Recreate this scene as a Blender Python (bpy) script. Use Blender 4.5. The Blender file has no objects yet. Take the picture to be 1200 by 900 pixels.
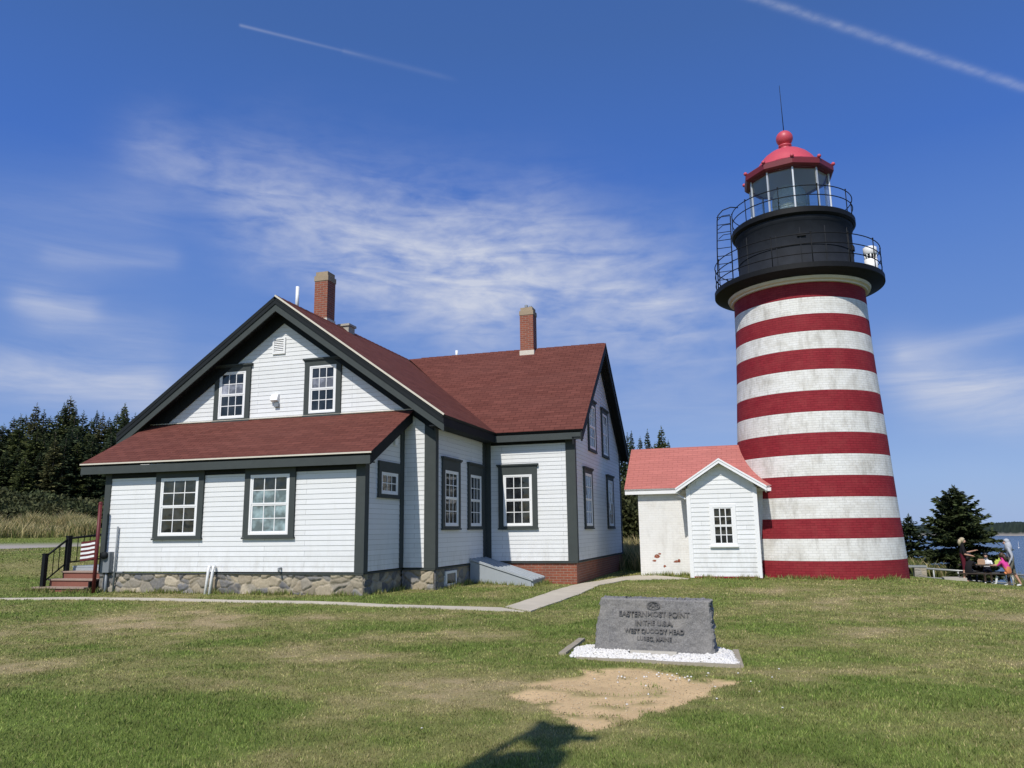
import bpy, bmesh, math, random
import numpy as np
from mathutils import Vector, Matrix
random.seed(7); rng = np.random.default_rng(11)
SC = bpy.context.scene; COL = SC.collection
rad = math.radians
# ------------------------------------------------------------------ camera
CAM = np.array([15.731, -16.048, 0.887]); FPX = 908.08
_p, _r, _y = rad(10.654), rad(-0.786), rad(-16.913)
_fw = np.array([math.sin(_y)*math.cos(_p), math.cos(_y)*math.cos(_p), math.sin(_p)])
_rt = np.array([math.cos(_y), -math.sin(_y), 0.0]); _up = np.cross(_rt, _fw)
R0 = _rt*math.cos(_r) + _up*math.sin(_r); U0 = _up*math.cos(_r) - _rt*math.sin(_r)
cam = bpy.data.objects.new('camera', bpy.data.cameras.new('camera')); COL.objects.link(cam)
M = Matrix(((R0[0], U0[0], -_fw[0], CAM[0]), (R0[1], U0[1], -_fw[1], CAM[1]), (R0[2], U0[2], -_fw[2], CAM[2]), (0, 0, 0, 1)))
cam.matrix_world = M
cam.data.sensor_width = 36; cam.data.lens = FPX/1200*36; cam.data.clip_start = .05; cam.data.clip_end = 60000
SC.camera = cam
def ray(x, y): return _fw + R0*(x-600)/FPX - U0*(y-450)/FPX
def azel(x, y):
    r = ray(x, y); return math.atan2(r[0], r[1]), math.atan2(r[2], math.hypot(r[0], r[1]))
def at_y(x, y, Y): r = ray(x, y); return CAM + r*(Y-CAM[1])/r[1]
# ------------------------------------------------------------------ noise and terrain
def _hash_grid(seed): return np.random.default_rng(seed).random((256, 256))
_G = {}
def vn(x, y, seed=0):
    g = _G.setdefault(seed, _hash_grid(seed))
    xi = np.floor(x).astype(int); yi = np.floor(y).astype(int); fx = x-xi; fy = y-yi
    fx = fx*fx*(3-2*fx); fy = fy*fy*(3-2*fy); a = xi & 255; b = (xi+1) & 255; c = yi & 255; d = (yi+1) & 255
    return (g[a, c]*(1-fx)+g[b, c]*fx)*(1-fy) + (g[a, d]*(1-fx)+g[b, d]*fx)*fy
def fbm(x, y, seed=0, o=4):
    s = 0; w = .5; t = 0
    for k in range(o):
        s = s + w*vn(x*2**k+17.3*k, y*2**k+5.1*k, seed+k); t += w; w *= .55
    return s/t
def ss(a, b, x):
    t = np.clip((x-a)/(b-a), 0, 1); return t*t*(3-2*t)
def ground(x, y):
    x = np.asarray(x, float); y = np.asarray(y, float)
    z = -.66 + .15*ss(12, 6.5, x)*ss(-7, 0, y) + .03*(fbm(x/3.1+40, y/3.1+40, 3, 2)-.5)
    z = z - .05*ss(-9, -14, y) + .075*np.exp(-((x-14.2)**2/7+(y-9.3)**2/3.5))
    s = (x-CAM[0])*-.743 + (y-CAM[1])*.669
    z = z + .90*ss(22, 38, s) + .95*ss(41, 52, s) + 2.0*ss(50, 80, s)
    e = np.maximum((x-19.5)*.85 + (y-9)*.35, 0)
    z = z - .11*e*e/(e+.6)
    c = np.maximum(e-10.5, 0)*ss(-30, 0, x+20)
    return np.maximum(z - c*1.1, -24.0)
def hit(px, py, it=6):
    z = -.65
    for _ in range(it):
        r = ray(px, py); p = CAM + r*(z-CAM[2])/r[2]; z = float(ground(p[0], p[1]))
    return p
# ------------------------------------------------------------------ object helpers
def tag(o, label=None, cat=None, group=None, kind=None):
    if label: o['label'] = label
    if cat: o['category'] = cat
    if group: o['group'] = group
    if kind: o['kind'] = kind
    return o
def empty(name, loc=(0, 0, 0), rz=0):
    o = bpy.data.objects.new(name, None); COL.objects.link(o); o.location = loc; o.rotation_euler = (0, 0, rz)
    o.empty_display_size = .2; return o
class MB:
    """collects polygons, boxes, tubes; build() links them as one mesh object"""
    def __init__(s): s.v = []; s.f = []; s.m = []; s.uv = []; s.sm = []
    def poly(s, pts, m=0, uv=None, smooth=False):
        i = len(s.v); s.v += [tuple(map(float, p)) for p in pts]; s.f.append(list(range(i, i+len(pts)))); s.m.append(m)
        if uv is None:
            a = np.array(pts[0]); b = np.array(pts[1])-a; L = np.linalg.norm(b) or 1; b = b/L
            n = np.cross(b, np.array(pts[-1])-a); n = n/(np.linalg.norm(n) or 1); c = np.cross(n, b)
            uv = [((np.array(p)-a)@b, (np.array(p)-a)@c) for p in pts]
        s.uv.append([tuple(map(float, u)) for u in uv]); s.sm.append(smooth)
    def mesh(s, verts, faces, m=0, uvs=None, smooth=True):
        i = len(s.v); s.v += [tuple(map(float, p)) for p in verts]
        for k, f in enumerate(faces):
            s.f.append([i+a for a in f]); s.m.append(m if np.isscalar(m) else m[k])
            s.uv.append(uvs[k] if uvs else [(0, 0)]*len(f)); s.sm.append(smooth)
    def box(s, a, b, m=0, T=None):
        (x0, y0, z0), (x1, y1, z1) = a, b
        P = [(x0, y0, z0), (x1, y0, z0), (x1, y1, z0), (x0, y1, z0), (x0, y0, z1), (x1, y0, z1), (x1, y1, z1), (x0, y1, z1)]
        if T: P = [T(*p) for p in P]
        for f in ((0, 1, 5, 4), (1, 2, 6, 5), (2, 3, 7, 6), (3, 0, 4, 7), (4, 5, 6, 7), (3, 2, 1, 0)): s.poly([P[k] for k in f], m)
    def prism(s, pts, d, m=0, mside=None, uv=None):
        d = np.array(d, float); q = [np.array(p, float)+d for p in pts]; n = len(pts)
        s.poly(pts, m, uv); s.poly(q[::-1], m if mside is None else mside)
        for k in range(n):
            l = (k+1) % n; s.poly([pts[l], pts[k], q[k], q[l]], m if mside is None else mside)
    def bar(s, a, b, w, h, up=(0, 0, 1), m=0):
        a = np.array(a, float); b = np.array(b, float); d = b-a; d /= np.linalg.norm(d)
        u = np.array(up, float); r = np.cross(d, u); r /= np.linalg.norm(r); u = np.cross(r, d)
        P = [p + r*i*w/2 + u*j*h/2 for p in (a, b) for i, j in ((-1, -1), (1, -1), (1, 1), (-1, 1))]
        for f in ((0, 1, 5, 4), (1, 2, 6, 5), (2, 3, 7, 6), (3, 0, 4, 7), (4, 5, 6, 7), (3, 2, 1, 0)): s.poly([P[k] for k in f], m)
    def tube(s, path, r, n=8, m=0, cap=True, closed=False):
        P = [np.array(p, float) for p in path]; N = len(P); rr = r if hasattr(r, '__len__') else [r]*N
        V = []; prev = None
        for k in range(N):
            t = P[(k+1) % N]-P[k-1] if closed else P[min(k+1, N-1)]-P[max(k-1, 0)]
            t = t/(np.linalg.norm(t) or 1)
            if prev is None:
                h = np.array([0, 0, 1.]) if abs(t[2]) < .9 else np.array([1., 0, 0]); a = np.cross(t, h)
            else: a = prev - t*(prev@t)
            a /= np.linalg.norm(a); prev = a; b = np.cross(t, a)
            V += [P[k] + rr[k]*(a*math.cos(q)+b*math.sin(q)) for q in (2*math.pi*i/n for i in range(n))]
        F = []
        for k in range(N if closed else N-1):
            l = (k+1) % N
            F += [[k*n+i, k*n+(i+1) % n, l*n+(i+1) % n, l*n+i] for i in range(n)]
        if cap and not closed: F += [list(range(n))[::-1], [(N-1)*n+i for i in range(n)]]
        s.mesh(V, F, m)
    def lathe(s, prof, c, n=48, m=0, phase=0, smooth=True, cap=False):
        V = []; F = []; U = []; ms = []
        for r, z in prof:
            V += [(c[0]+r*math.sin(phase+2*math.pi*i/n), c[1]-r*math.cos(phase+2*math.pi*i/n), z) for i in range(n)]
        for k in range(len(prof)-1):
            for i in range(n):
                j = (i+1) % n; F.append([k*n+i, k*n+j, (k+1)*n+j, (k+1)*n+i])
                rr = max(prof[k][0], .01)
                U.append([(2*math.pi*i/n*2.3, prof[k][1]), (2*math.pi*(i+1)/n*2.3, prof[k][1]), (2*math.pi*(i+1)/n*2.3, prof[k+1][1]), (2*math.pi*i/n*2.3, prof[k+1][1])])
                ms.append(m[k] if hasattr(m, '__len__') else m)
        if cap:
            F += [list(range(n))[::-1], [(len(prof)-1)*n+i for i in range(n)]]; U += [[(0, 0)]*n]*2; ms += [ms[0], ms[-1]]
        s.mesh(V, F, ms, U, smooth)
    def sphere(s, c, r, n=12, k=8, m=0, sc=(1, 1, 1)):
        V = [(c[0]+r*sc[0]*math.sin(math.pi*j/k)*math.cos(2*math.pi*i/n), c[1]+r*sc[1]*math.sin(math.pi*j/k)*math.sin(2*math.pi*i/n), c[2]-r*sc[2]*math.cos(math.pi*j/k)) for j in range(k+1) for i in range(n)]
        F = [[j*n+i, j*n+(i+1) % n, (j+1)*n+(i+1) % n, (j+1)*n+i] for j in range(k) for i in range(n)]
        s.mesh(V, F, m)
    def build(s, name, mats, parent=None, loc=None):
        me = bpy.data.meshes.new(name); me.from_pydata(s.v, [], s.f)
        uvl = me.uv_layers.new(name='UVMap')
        flat = [c for f in s.uv for u in f for c in u]
        uvl.data.foreach_set('uv', flat)
        me.polygons.foreach_set('material_index', s.m); me.polygons.foreach_set('use_smooth', s.sm)
        for mt in (mats if isinstance(mats, (list, tuple)) else [mats]): me.materials.append(mt)
        if any(s.sm):
            bm = bmesh.new(); bm.from_mesh(me); bmesh.ops.remove_doubles(bm, verts=bm.verts, dist=1e-5); 
            bmesh.ops.recalc_face_normals(bm, faces=bm.faces); bm.to_mesh(me); bm.free()
        me.update()
        o = bpy.data.objects.new(name, me); COL.objects.link(o)
        if parent: o.parent = parent
        if loc is not None: o.location = loc
        return o
def soup(name, V, T, mats, col=None, parent=None, norm=None):
    """fast triangle mesh from numpy arrays, with a colour per vertex"""
    me = bpy.data.meshes.new(name); n = len(V); t = len(T)
    me.vertices.add(n); me.vertices.foreach_set('co', np.asarray(V, np.float32).ravel())
    k = T.shape[1]
    me.loops.add(t*k); me.loops.foreach_set('vertex_index', np.asarray(T, np.int32).ravel())
    me.polygons.add(t); me.polygons.foreach_set('loop_start', np.arange(0, t*k, k, dtype=np.int32))
    me.update(calc_edges=True)
    if col is not None:
        a = me.attributes.new('tint', 'FLOAT_COLOR', 'POINT'); c = np.ones((n, 4), np.float32); c[:, :3] = col
        a.data.foreach_set('color', c.ravel())
    me.materials.append(mats); me.validate()
    o = bpy.data.objects.new(name, me); COL.objects.link(o)
    if parent: o.parent = parent
    return o
# ------------------------------------------------------------------ materials
class NT:
    def __init__(s, name):
        s.mat = bpy.data.materials.new(name); s.mat.use_nodes = True; s.t = s.mat.node_tree; s.t.nodes.clear()
        s.out = s.t.nodes.new('ShaderNodeOutputMaterial')
    def n(s, typ, **kw):
        nd = s.t.nodes.new(typ)
        for k, v in kw.items():
            if k[0] == '_': continue
            setattr(nd, k, v)
        return nd
    def link(s, a, b): s.t.links.new(a, b)
    def set(s, sock, v):
        if hasattr(v, 'node'): s.link(v, sock)
        elif hasattr(v, '__len__') and len(v) == 3 and sock.type == 'RGBA': sock.default_value = (*v, 1)
        else: sock.default_value = v
    def math(s, op, a, b=0, c=None, clamp=False):
        nd = s.n('ShaderNodeMath', operation=op); nd.use_clamp = clamp
        s.set(nd.inputs[0], a); s.set(nd.inputs[1], b)
        if c is not None: s.set(nd.inputs[2], c)
        return nd.outputs[0]
    def noise(s, vec, scale, detail=4, rough=.6, dist=0, out='Fac'):
        nd = s.n('ShaderNodeTexNoise'); s.set(nd.inputs['Scale'], scale); nd.inputs['Detail'].default_value = detail
        nd.inputs['Roughness'].default_value = rough; nd.inputs['Distortion'].default_value = dist
        if vec is not None: s.link(vec, nd.inputs['Vector'])
        return nd.outputs[0 if out == 'Fac' else 1]
    def ramp(s, fac, stops):
        nd = s.n('ShaderNodeValToRGB'); e = nd.color_ramp.elements
        while len(e) < len(stops): e.new(.5)
        for k, (p, c) in enumerate(stops): e[k].position = p; e[k].color = (*c, 1) if hasattr(c, '__len__') else (c, c, c, 1)
        s.link(fac, nd.inputs[0]); return nd.outputs[0]
    def mix(s, fac, a, b, typ='MIX'):
        nd = s.n('ShaderNodeMix', data_type='RGBA', blend_type=typ); s.set(nd.inputs[0], fac); s.set(nd.inputs[6], a); s.set(nd.inputs[7], b); return nd.outputs[2]
    def mapping(s, vec, scale=(1, 1, 1), loc=(0, 0, 0), rot=(0, 0, 0)):
        nd = s.n('ShaderNodeMapping'); s.link(vec, nd.inputs[0]); nd.inputs['Scale'].default_value = scale; nd.inputs['Location'].default_value = loc; nd.inputs['Rotation'].default_value = rot; return nd.outputs[0]
    def uv(s): return s.n('ShaderNodeUVMap').outputs[0]
    def pos(s): return s.n('ShaderNodeNewGeometry').outputs['Position']
    def obj(s): return s.n('ShaderNodeTexCoord').outputs['Object']
    def bump(s, h, strength=.5, dist=.02):
        nd = s.n('ShaderNodeBump'); nd.inputs['Strength'].default_value = strength; nd.inputs['Distance'].default_value = dist; s.link(h, nd.inputs['Height']); return nd.outputs[0]
    def bsdf(s, col, rough=.6, normal=None, spec=.4, metal=0, coat=0):
        b = s.n('ShaderNodeBsdfPrincipled'); s.set(b.inputs['Base Color'], col); s.set(b.inputs['Roughness'], rough)
        b.inputs['Specular IOR Level'].default_value = spec; b.inputs['Metallic'].default_value = metal; b.inputs['Coat Weight'].default_value = coat
        if normal is not None: s.link(normal, b.inputs['Normal'])
        return b
    def done(s, b):
        s.link(b.outputs[0] if hasattr(b, 'outputs') else b, s.out.inputs['Surface']); return s.mat
def plain(name, col, rough=.6, spec=.4, metal=0, var=.12, scale=6., bump=.0):
    m = NT(name); p = m.pos(); f = m.noise(p, scale, 5)
    c = m.mix(f, tuple(x*(1-var) for x in col), tuple(min(x*(1+var), 1) for x in col))
    nb = m.bump(m.noise(p, scale*8, 3), bump, .01) if bump else None
    return m.done(m.bsdf(c, rough, nb, spec, metal))
MT = {}
def clap():
    m = NT('white_clapboard'); p = m.pos()
    st = m.noise(m.mapping(p, (1.5, 1.5, 7.0)), 1.0, 4)
    gr = m.noise(m.mapping(p, (9, 9, .9)), 1.0, 4)
    c = m.mix(m.math('MULTIPLY', st, .6), (.785, .79, .785), (.66, .67, .665))
    zz = m.n('ShaderNodeSeparateXYZ'); m.link(p, zz.inputs[0]); sp_ = m.math('MULTIPLY', m.ramp(m.noise(m.mapping(p, (5, 5, 2)), 1, 5, .7), [(.42, 0), (.75, 1)]), m.ramp(zz.outputs[2], [(0, .45), (.6, .05)])); c = m.mix(sp_, c, (.40, .37, .31))
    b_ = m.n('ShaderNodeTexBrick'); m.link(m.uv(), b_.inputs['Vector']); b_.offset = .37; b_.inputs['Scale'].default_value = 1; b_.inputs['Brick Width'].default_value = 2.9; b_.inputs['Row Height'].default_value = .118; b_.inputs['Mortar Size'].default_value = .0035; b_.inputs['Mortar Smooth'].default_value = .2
    m.set(b_.inputs['Color1'], (1, 1, 1)); m.set(b_.inputs['Color2'], (.93, .93, .92)); m.set(b_.inputs['Mortar'], (.45, .45, .45)); c = m.mix(1.0, c, b_.outputs['Color'], 'MULTIPLY')  # grey course lines paint the shade under each board lip; upright ones are butt joints
    c = m.mix(m.ramp(gr, [(.55, 0), (.8, .22)]), c, (.52, .52, .48))
    nb = m.bump(m.noise(m.mapping(p, (3, 3, 60)), 1.0, 3), .12, .01)
    return m.done(m.bsdf(c, .5, nb, .3))
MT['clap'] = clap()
MT['white'] = plain('white_paint', (.8, .8, .79), .45, .4, 0, .05, 3)
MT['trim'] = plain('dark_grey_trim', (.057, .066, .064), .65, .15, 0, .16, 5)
MT['trimdark'] = plain('dark_shaded_trim', (.017, .02, .022), .65, .12, 0, .16, 5)  # shade painted into trim colour for soffits, crown and shaded-side boards; also dark friezes
def shingle(name, c1, c2, cm, row=.14):
    m = NT(name); u = m.uv()
    b = m.n('ShaderNodeTexBrick'); m.link(u, b.inputs['Vector']); b.offset = .5
    b.inputs['Scale'].default_value = 1; b.inputs['Brick Width'].default_value = .31; b.inputs['Row Height'].default_value = row
    b.inputs['Mortar Size'].default_value = .009; b.inputs['Mortar Smooth'].default_value = .4; b.inputs['Bias'].default_value = -.1
    m.set(b.inputs['Color1'], c1); m.set(b.inputs['Color2'], c2); m.set(b.inputs['Mortar'], cm)
    big = m.noise(m.mapping(u, (.35, 1.3, 1)), 1.0, 5); fine = m.noise(u, 60, 3)
    c = m.mix(m.math('MULTIPLY', fine, .5), b.outputs['Color'], cm)
    c = m.mix(m.ramp(big, [(.42, 0), (.75, .45)]), c, tuple(x*.72+.01 for x in c1))
    c = m.mix(m.ramp(m.noise(m.mapping(u, (.9, 6, 1), (3, 2, 0)), 1, 4), [(.5, 0), (.72, .3)]), c, tuple(min(1, x*1.35+.01) for x in c1))
    h = m.math('ADD', m.math('MULTIPLY', b.outputs['Fac'], -1), m.math('MULTIPLY', fine, .35))
    return m.done(m.bsdf(c, .85, m.bump(h, .6, .012), .1))
MT['roof'] = shingle('dark_red_shingle', (.172, .060, .045), (.120, .041, .031), (.066, .022, .018))
MT['roofpink'] = shingle('pink_red_shingle', (.48, .172, .148), (.44, .157, .136), (.33, .115, .10), .11)
def brick(name, c1, c2, cm, w=.21, h=.072, dirt=None, dfac=.5, bumpy=.5, spec=.25):
    m = NT(name); u = m.uv()
    b = m.n('ShaderNodeTexBrick'); m.link(u, b.inputs['Vector'])
    b.inputs['Scale'].default_value = 1; b.inputs['Brick Width'].default_value = w; b.inputs['Row Height'].default_value = h
    b.inputs['Mortar Size'].default_value = .007; b.inputs['Mortar Smooth'].default_value = .3
    m.set(b.inputs['Color1'], c1); m.set(b.inputs['Color2'], c2); m.set(b.inputs['Mortar'], cm)
    c = b.outputs['Color']; n1 = m.noise(u, 2.2, 6, .65); n2 = m.noise(m.mapping(u, (1, .35, 1), (4, 1, 0)), 3.0, 6, .7)
    if dirt:
        c = m.mix(m.math('MULTIPLY', m.ramp(n1, [(.45, 0), (.7, 1)]), dfac), c, dirt)
        c = m.mix(m.math('MULTIPLY', m.ramp(n2, [(.5, 0), (.68, 1)]), dfac), c, tuple(x*.75 for x in dirt))
    hgt = m.math('ADD', m.math('MULTIPLY', b.outputs['Fac'], -1), m.math('MULTIPLY', m.noise(u, 25, 4), .5))
    return m.done(m.bsdf(c, .7, m.bump(hgt, bumpy, .012), spec))
MT['brick'] = brick('red_brick', (.30, .085, .045), (.22, .065, .038), (.30, .24, .19), dirt=(.20, .09, .06), dfac=.4)
MT['twhite'] = brick('white_painted_brick', (.78, .77, .73), (.73, .72, .67), (.61, .60, .56), dirt=(.50, .47, .41), dfac=.65, bumpy=.45)
MT['tred'] = brick('red_painted_brick', (.27, .027, .036), (.225, .022, .03), (.17, .016, .022), dirt=(.33, .06, .06), dfac=.35, spec=.1)
MT['shedwhite'] = brick('old_white_painted_brick', (.77, .76, .73), (.75, .74, .71), (.70, .69, .66), dirt=(.64, .61, .55), dfac=.35, bumpy=.4)
def stone():
    m = NT('rubble_stone'); u = m.mapping(m.uv(), (6.2, 9.5, 1)); w = m.noise(u, .9, 5, .6, 0, 'c')
    uu = m.mix(.42, u, w)
    v = m.n('ShaderNodeTexVoronoi', feature='F1'); m.link(uu, v.inputs['Vector']); v.inputs['Scale'].default_value = 1
    e = m.n('ShaderNodeTexVoronoi', feature='DISTANCE_TO_EDGE'); m.link(uu, e.inputs['Vector']); e.inputs['Scale'].default_value = 1
    sx = m.n('ShaderNodeSeparateColor'); m.link(v.outputs['Color'], sx.inputs[0])
    c = m.ramp(sx.outputs[0], [(0, (.16, .16, .17)), (.3, (.34, .29, .22)), (.6, (.42, .36, .27)), (.8, (.25, .25, .25)), (1, (.46, .40, .31))])
    c = m.mix(m.math('MULTIPLY', m.noise(u, 5, 5), .75), c, (.33, .29, .23))
    c = m.mix(m.ramp(e.outputs['Distance'], [(0, .55), (.06, 0)]), c, (.36, .32, .26))
    h = m.math('ADD', m.ramp(e.outputs['Distance'], [(0, 0), (.15, 1)]), m.math('MULTIPLY', m.noise(u, 8, 4), .5))
    return m.done(m.bsdf(c, .85, m.bump(h, .55, .03), .2))
MT['stone'] = stone()
def glass_dark(name, col=(.012, .014, .016), rough=.06):
    m = NT(name); p = m.pos(); f = m.noise(p, 1.7, 2)
    c = m.mix(m.ramp(m.noise(p, 2.6, 3), [(.45, 0), (.7, 1)]), tuple(x*.7 for x in col), tuple(x*2.4+.004 for x in col))
    return m.done(m.bsdf(c, rough, m.bump(m.noise(p, 3.5, 1), .22, .03), .5))
MT['pane'] = glass_dark('window_glass'); MT['paneblind'] = glass_dark('window_glass_with_blind', (.15, .20, .21), .08); MT['panecurtain'] = glass_dark('window_glass_with_curtain', (.17, .175, .20), .08)
MT['black'] = plain('black_iron_paint', (.008, .0085, .0095), .6, .2, 0, .3, 4)
MT['drum'] = plain('black_watch_room_paint', (.016, .019, .025), .75, .2, 0, .5, 3.0, .1)
MT['domered'] = plain('lantern_roof_red', (.52, .07, .095), .45, .45, 0, .15, 5)
MT['eavered'] = plain('lantern_eave_dark_red', (.16, .02, .025), .45, .4, 0, .15, 5)
MT['cream'] = plain('cream_cornice_paint', (.62, .57, .47), .6, .3, 0, .18, 4)
MT['steel'] = plain('pale_steel', (.55, .57, .58), .4, .5, .3, .1, 4)
MT['grey'] = plain('grey_metal', (.19, .21, .225), .45, .4, 0, .12, 5)
MT['hatch'] = plain('grey_painted_hatch', (.33, .36, .38), .5, .35, 0, .12, 5)
MT['hatchlight'] = plain('pale_hatch_door', (.36, .39, .41), .5, .35, 0, .1, 5)
MT['concrete'] = plain('concrete', (.42, .39, .33), .85, .2, 0, .2, 3, .2)
MT['pathc'] = plain('worn_concrete', (.50, .45, .36), .9, .2, 0, .22, 1.5, .3)
MT['capstone'] = plain('tan_chimney_cap', (.34, .265, .18), .85, .2, 0, .2, 6, .3)
MT['stepred'] = plain('worn_red_step_paint', (.22, .088, .063), .7, .25, 0, .25, 5)
MT['tread'] = plain('weathered_tread', (.34, .25, .2), .75, .2, 0, .25, 6)
MT['redpost'] = plain('dark_red_post_paint', (.12, .02, .022), .5, .3)
MT['lens'] = plain('fresnel_lens_glass', (.50, .56, .54), .1, .7, 0, .4, 14)
MT['wood'] = plain('grey_weathered_timber', (.33, .29, .22), .8, .2, 0, .25, 8, .3)
MT['darkwood'] = plain('dark_stained_timber', (.05, .038, .03), .7, .25, 0, .3, 8)
MT['rail'] = plain('galvanised_rail', (.33, .34, .33), .45, .4, .3, .12, 6)
MT['chips'] = plain('white_marble_chips', (.68, .66, .62), .7, .3, 0, .2, 30)
MT['plaque'] = plain('pale_stone_block', (.46, .43, .37), .75, .25, 0, .15, 9, .2)
MT['bark'] = plain('spruce_bark', (.09, .075, .06), .9, .1, 0, .3, 8)
def lantern_glass():
    m = NT('lantern_glass'); lw = m.n('ShaderNodeLayerWeight'); fr = m.math('ADD', .05, m.math('MULTIPLY', m.math('POWER', lw.outputs['Facing'], 4), .4))
    t = m.n('ShaderNodeBsdfTransparent'); t.inputs[0].default_value = (.93, .95, .95, 1); g = m.n('ShaderNodeBsdfGlossy'); g.inputs['Roughness'].default_value = .03
    x = m.n('ShaderNodeMixShader'); m.link(fr, x.inputs[0]); m.link(t.outputs[0], x.inputs[1]); m.link(g.outputs[0], x.inputs[2])
    return m.done(x)
MT['lglass'] = lantern_glass()
def tinted(name, transl=.25, rough=.7, spec=.15, mul=1.0, varscale=None):
    m = NT(name); a = m.n('ShaderNodeAttribute', attribute_name='tint'); c = a.outputs['Color']
    d = m.bsdf(c, rough, None, spec); t = m.n('ShaderNodeBsdfTranslucent'); m.link(c, t.inputs[0])
    x = m.n('ShaderNodeMixShader'); x.inputs[0].default_value = transl; m.link(d.outputs[0], x.inputs[1]); m.link(t.outputs[0], x.inputs[2])
    return m.done(x)
MT['leaf'] = tinted('foliage', .2); MT['blade'] = tinted('grass_blade', .3, .6, .2)
def granite():
    m = NT('grey_granite'); p = m.pos()
    c = m.ramp(m.noise(p, 70, 3, .7), [(.3, (.105, .102, .103)), (.5, (.175, .169, .163)), (.7, (.27, .262, .25))])
    c = m.mix(m.ramp(m.noise(p, 3.2, 5), [(.4, 0), (.7, .55)]), c, (.29, .272, .245))
    c = m.mix(m.ramp(m.noise(m.mapping(p, (26, 26, 6)), 1, 3), [(.55, 0), (.75, .5)]), c, (.115, .112, .113))
    h = m.math('ADD', m.noise(p, 14, 5), m.math('MULTIPLY', m.noise(m.mapping(p, (40, 40, 14)), 1, 3), .5))
    return m.done(m.bsdf(c, .75, m.bump(h, .7, .02), .3))
MT['granite'] = granite()
def rubble_mat():
    m = NT('rubble_foundation'); a = m.n('ShaderNodeAttribute', attribute_name='tint').outputs['Color']; p = m.pos()
    n = m.noise(p, 22, 5, .7); c = m.mix(m.ramp(n, [(.3, .55), (.65, 0)]), a, m.mix(1.0, a, (.5, .48, .46), 'MULTIPLY'))
    c = m.mix(m.ramp(m.noise(p, 7, 4), [(.5, 0), (.75, .5)]), c, (.36, .31, .23))
    return m.done(m.bsdf(c, .9, m.bump(m.noise(p, 45, 4), .5, .01), .15))
MT['rubble'] = rubble_mat()
# ------------------------------------------------------------------ ground sheet
def graded(a, b, step, lo, hi, g=1.16):
    c = list(np.arange(a, b, step)); d = step; x = a
    while x > lo: d *= g; x -= d; c.insert(0, x)
    d = step; x = c[-1]
    while x < hi: d *= g; x += d; c.append(x)
    return np.array(c)
DIRT = [(672, 783), (700, 784), (729, 783), (748, 783), (767, 785), (785, 789), (801, 795), (830, 796), (868, 796), (850, 803), (836, 812), (814, 817), (793, 824), (774, 833), (751, 840), (722, 848), (692, 851), (668, 847), (644, 832), (640, 824), (668, 819), (650, 822), (628, 824), (601, 816), (607, 808), (625, 802), (647, 797), (672, 794), (687, 792), (680, 787)]
DIRTW = np.array([hit(*p)[:2] for p in DIRT])
def polydist(x, y, P):
    """signed distance to a polygon, positive inside"""
    x = np.asarray(x, float); y = np.asarray(y, float); d = np.full(x.shape, 1e9); ins = np.zeros(x.shape, bool)
    for k in range(len(P)):
        a = P[k]; b = P[(k+1) % len(P)]; ex, ey = b-a; t = np.clip(((x-a[0])*ex+(y-a[1])*ey)/(ex*ex+ey*ey), 0, 1)
        d = np.minimum(d, np.hypot(x-a[0]-t*ex, y-a[1]-t*ey))
        c = (a[1] > y) != (b[1] > y)
        with np.errstate(divide='ignore', invalid='ignore'): xi = a[0]+(y-a[1])/(ey if ey else 1e-9)*ex
        ins ^= c & (x < xi)
    return np.where(ins, d, -d)
# dry and lush patches: pixel of centre, half width along the view's horizontal (m), half depth (m), strength
BL = [(250, 730, 2.6, .9, .75), (500, 747, 1.7, .55, 1.0), (600, 741, .7, .3, .5), (150, 797, 1.2, .4, .7), (8, 783, .7, .45, .6), (420, 792, 1.6, .5, .55), (90, 742, 2.4, .9, .55),
      (1000, 706, 2.2, .9, .8), (910, 692, 1.2, .7, .7), (925, 789, .9, .35, .9), (1110, 786, 1.6, .5, .5), (1080, 720, 2.5, .8, .5), (1010, 745, 2.5, .7, .35), (1150, 700, 3, 1.2, .5), (1090, 692, 3.5, 1.2, .45), (860, 830, 1.6, .6, .45), (1120, 850, 1.5, .5, .35), (700, 800, 2.2, .5, .25), (560, 815, .9, .3, .35), (330, 770, 2.2, .8, .45),
      (200, 766, .5, .16, -.9), (290, 780, .6, .2, -.7), (420, 737, 1.2, .35, -.7), (620, 735, 1.2, .5, -.5), (880, 735, 2.0, .7, -.5), (1000, 830, 2.4, .9, -.6), (150, 850, 2.2, .9, -.6), (480, 760, .8, .25, -.6), (1140, 745, 1.4, .4, -.4), (580, 770, 1.6, .5, -.45), (960, 672, 1, .5, -.4)]
_rx, _ry = R0[0]/math.hypot(R0[0], R0[1]), R0[1]/math.hypot(R0[0], R0[1])
BLW = [(*hit(px, py)[:2], w, d, s) for px, py, w, d, s in BL]
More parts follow.
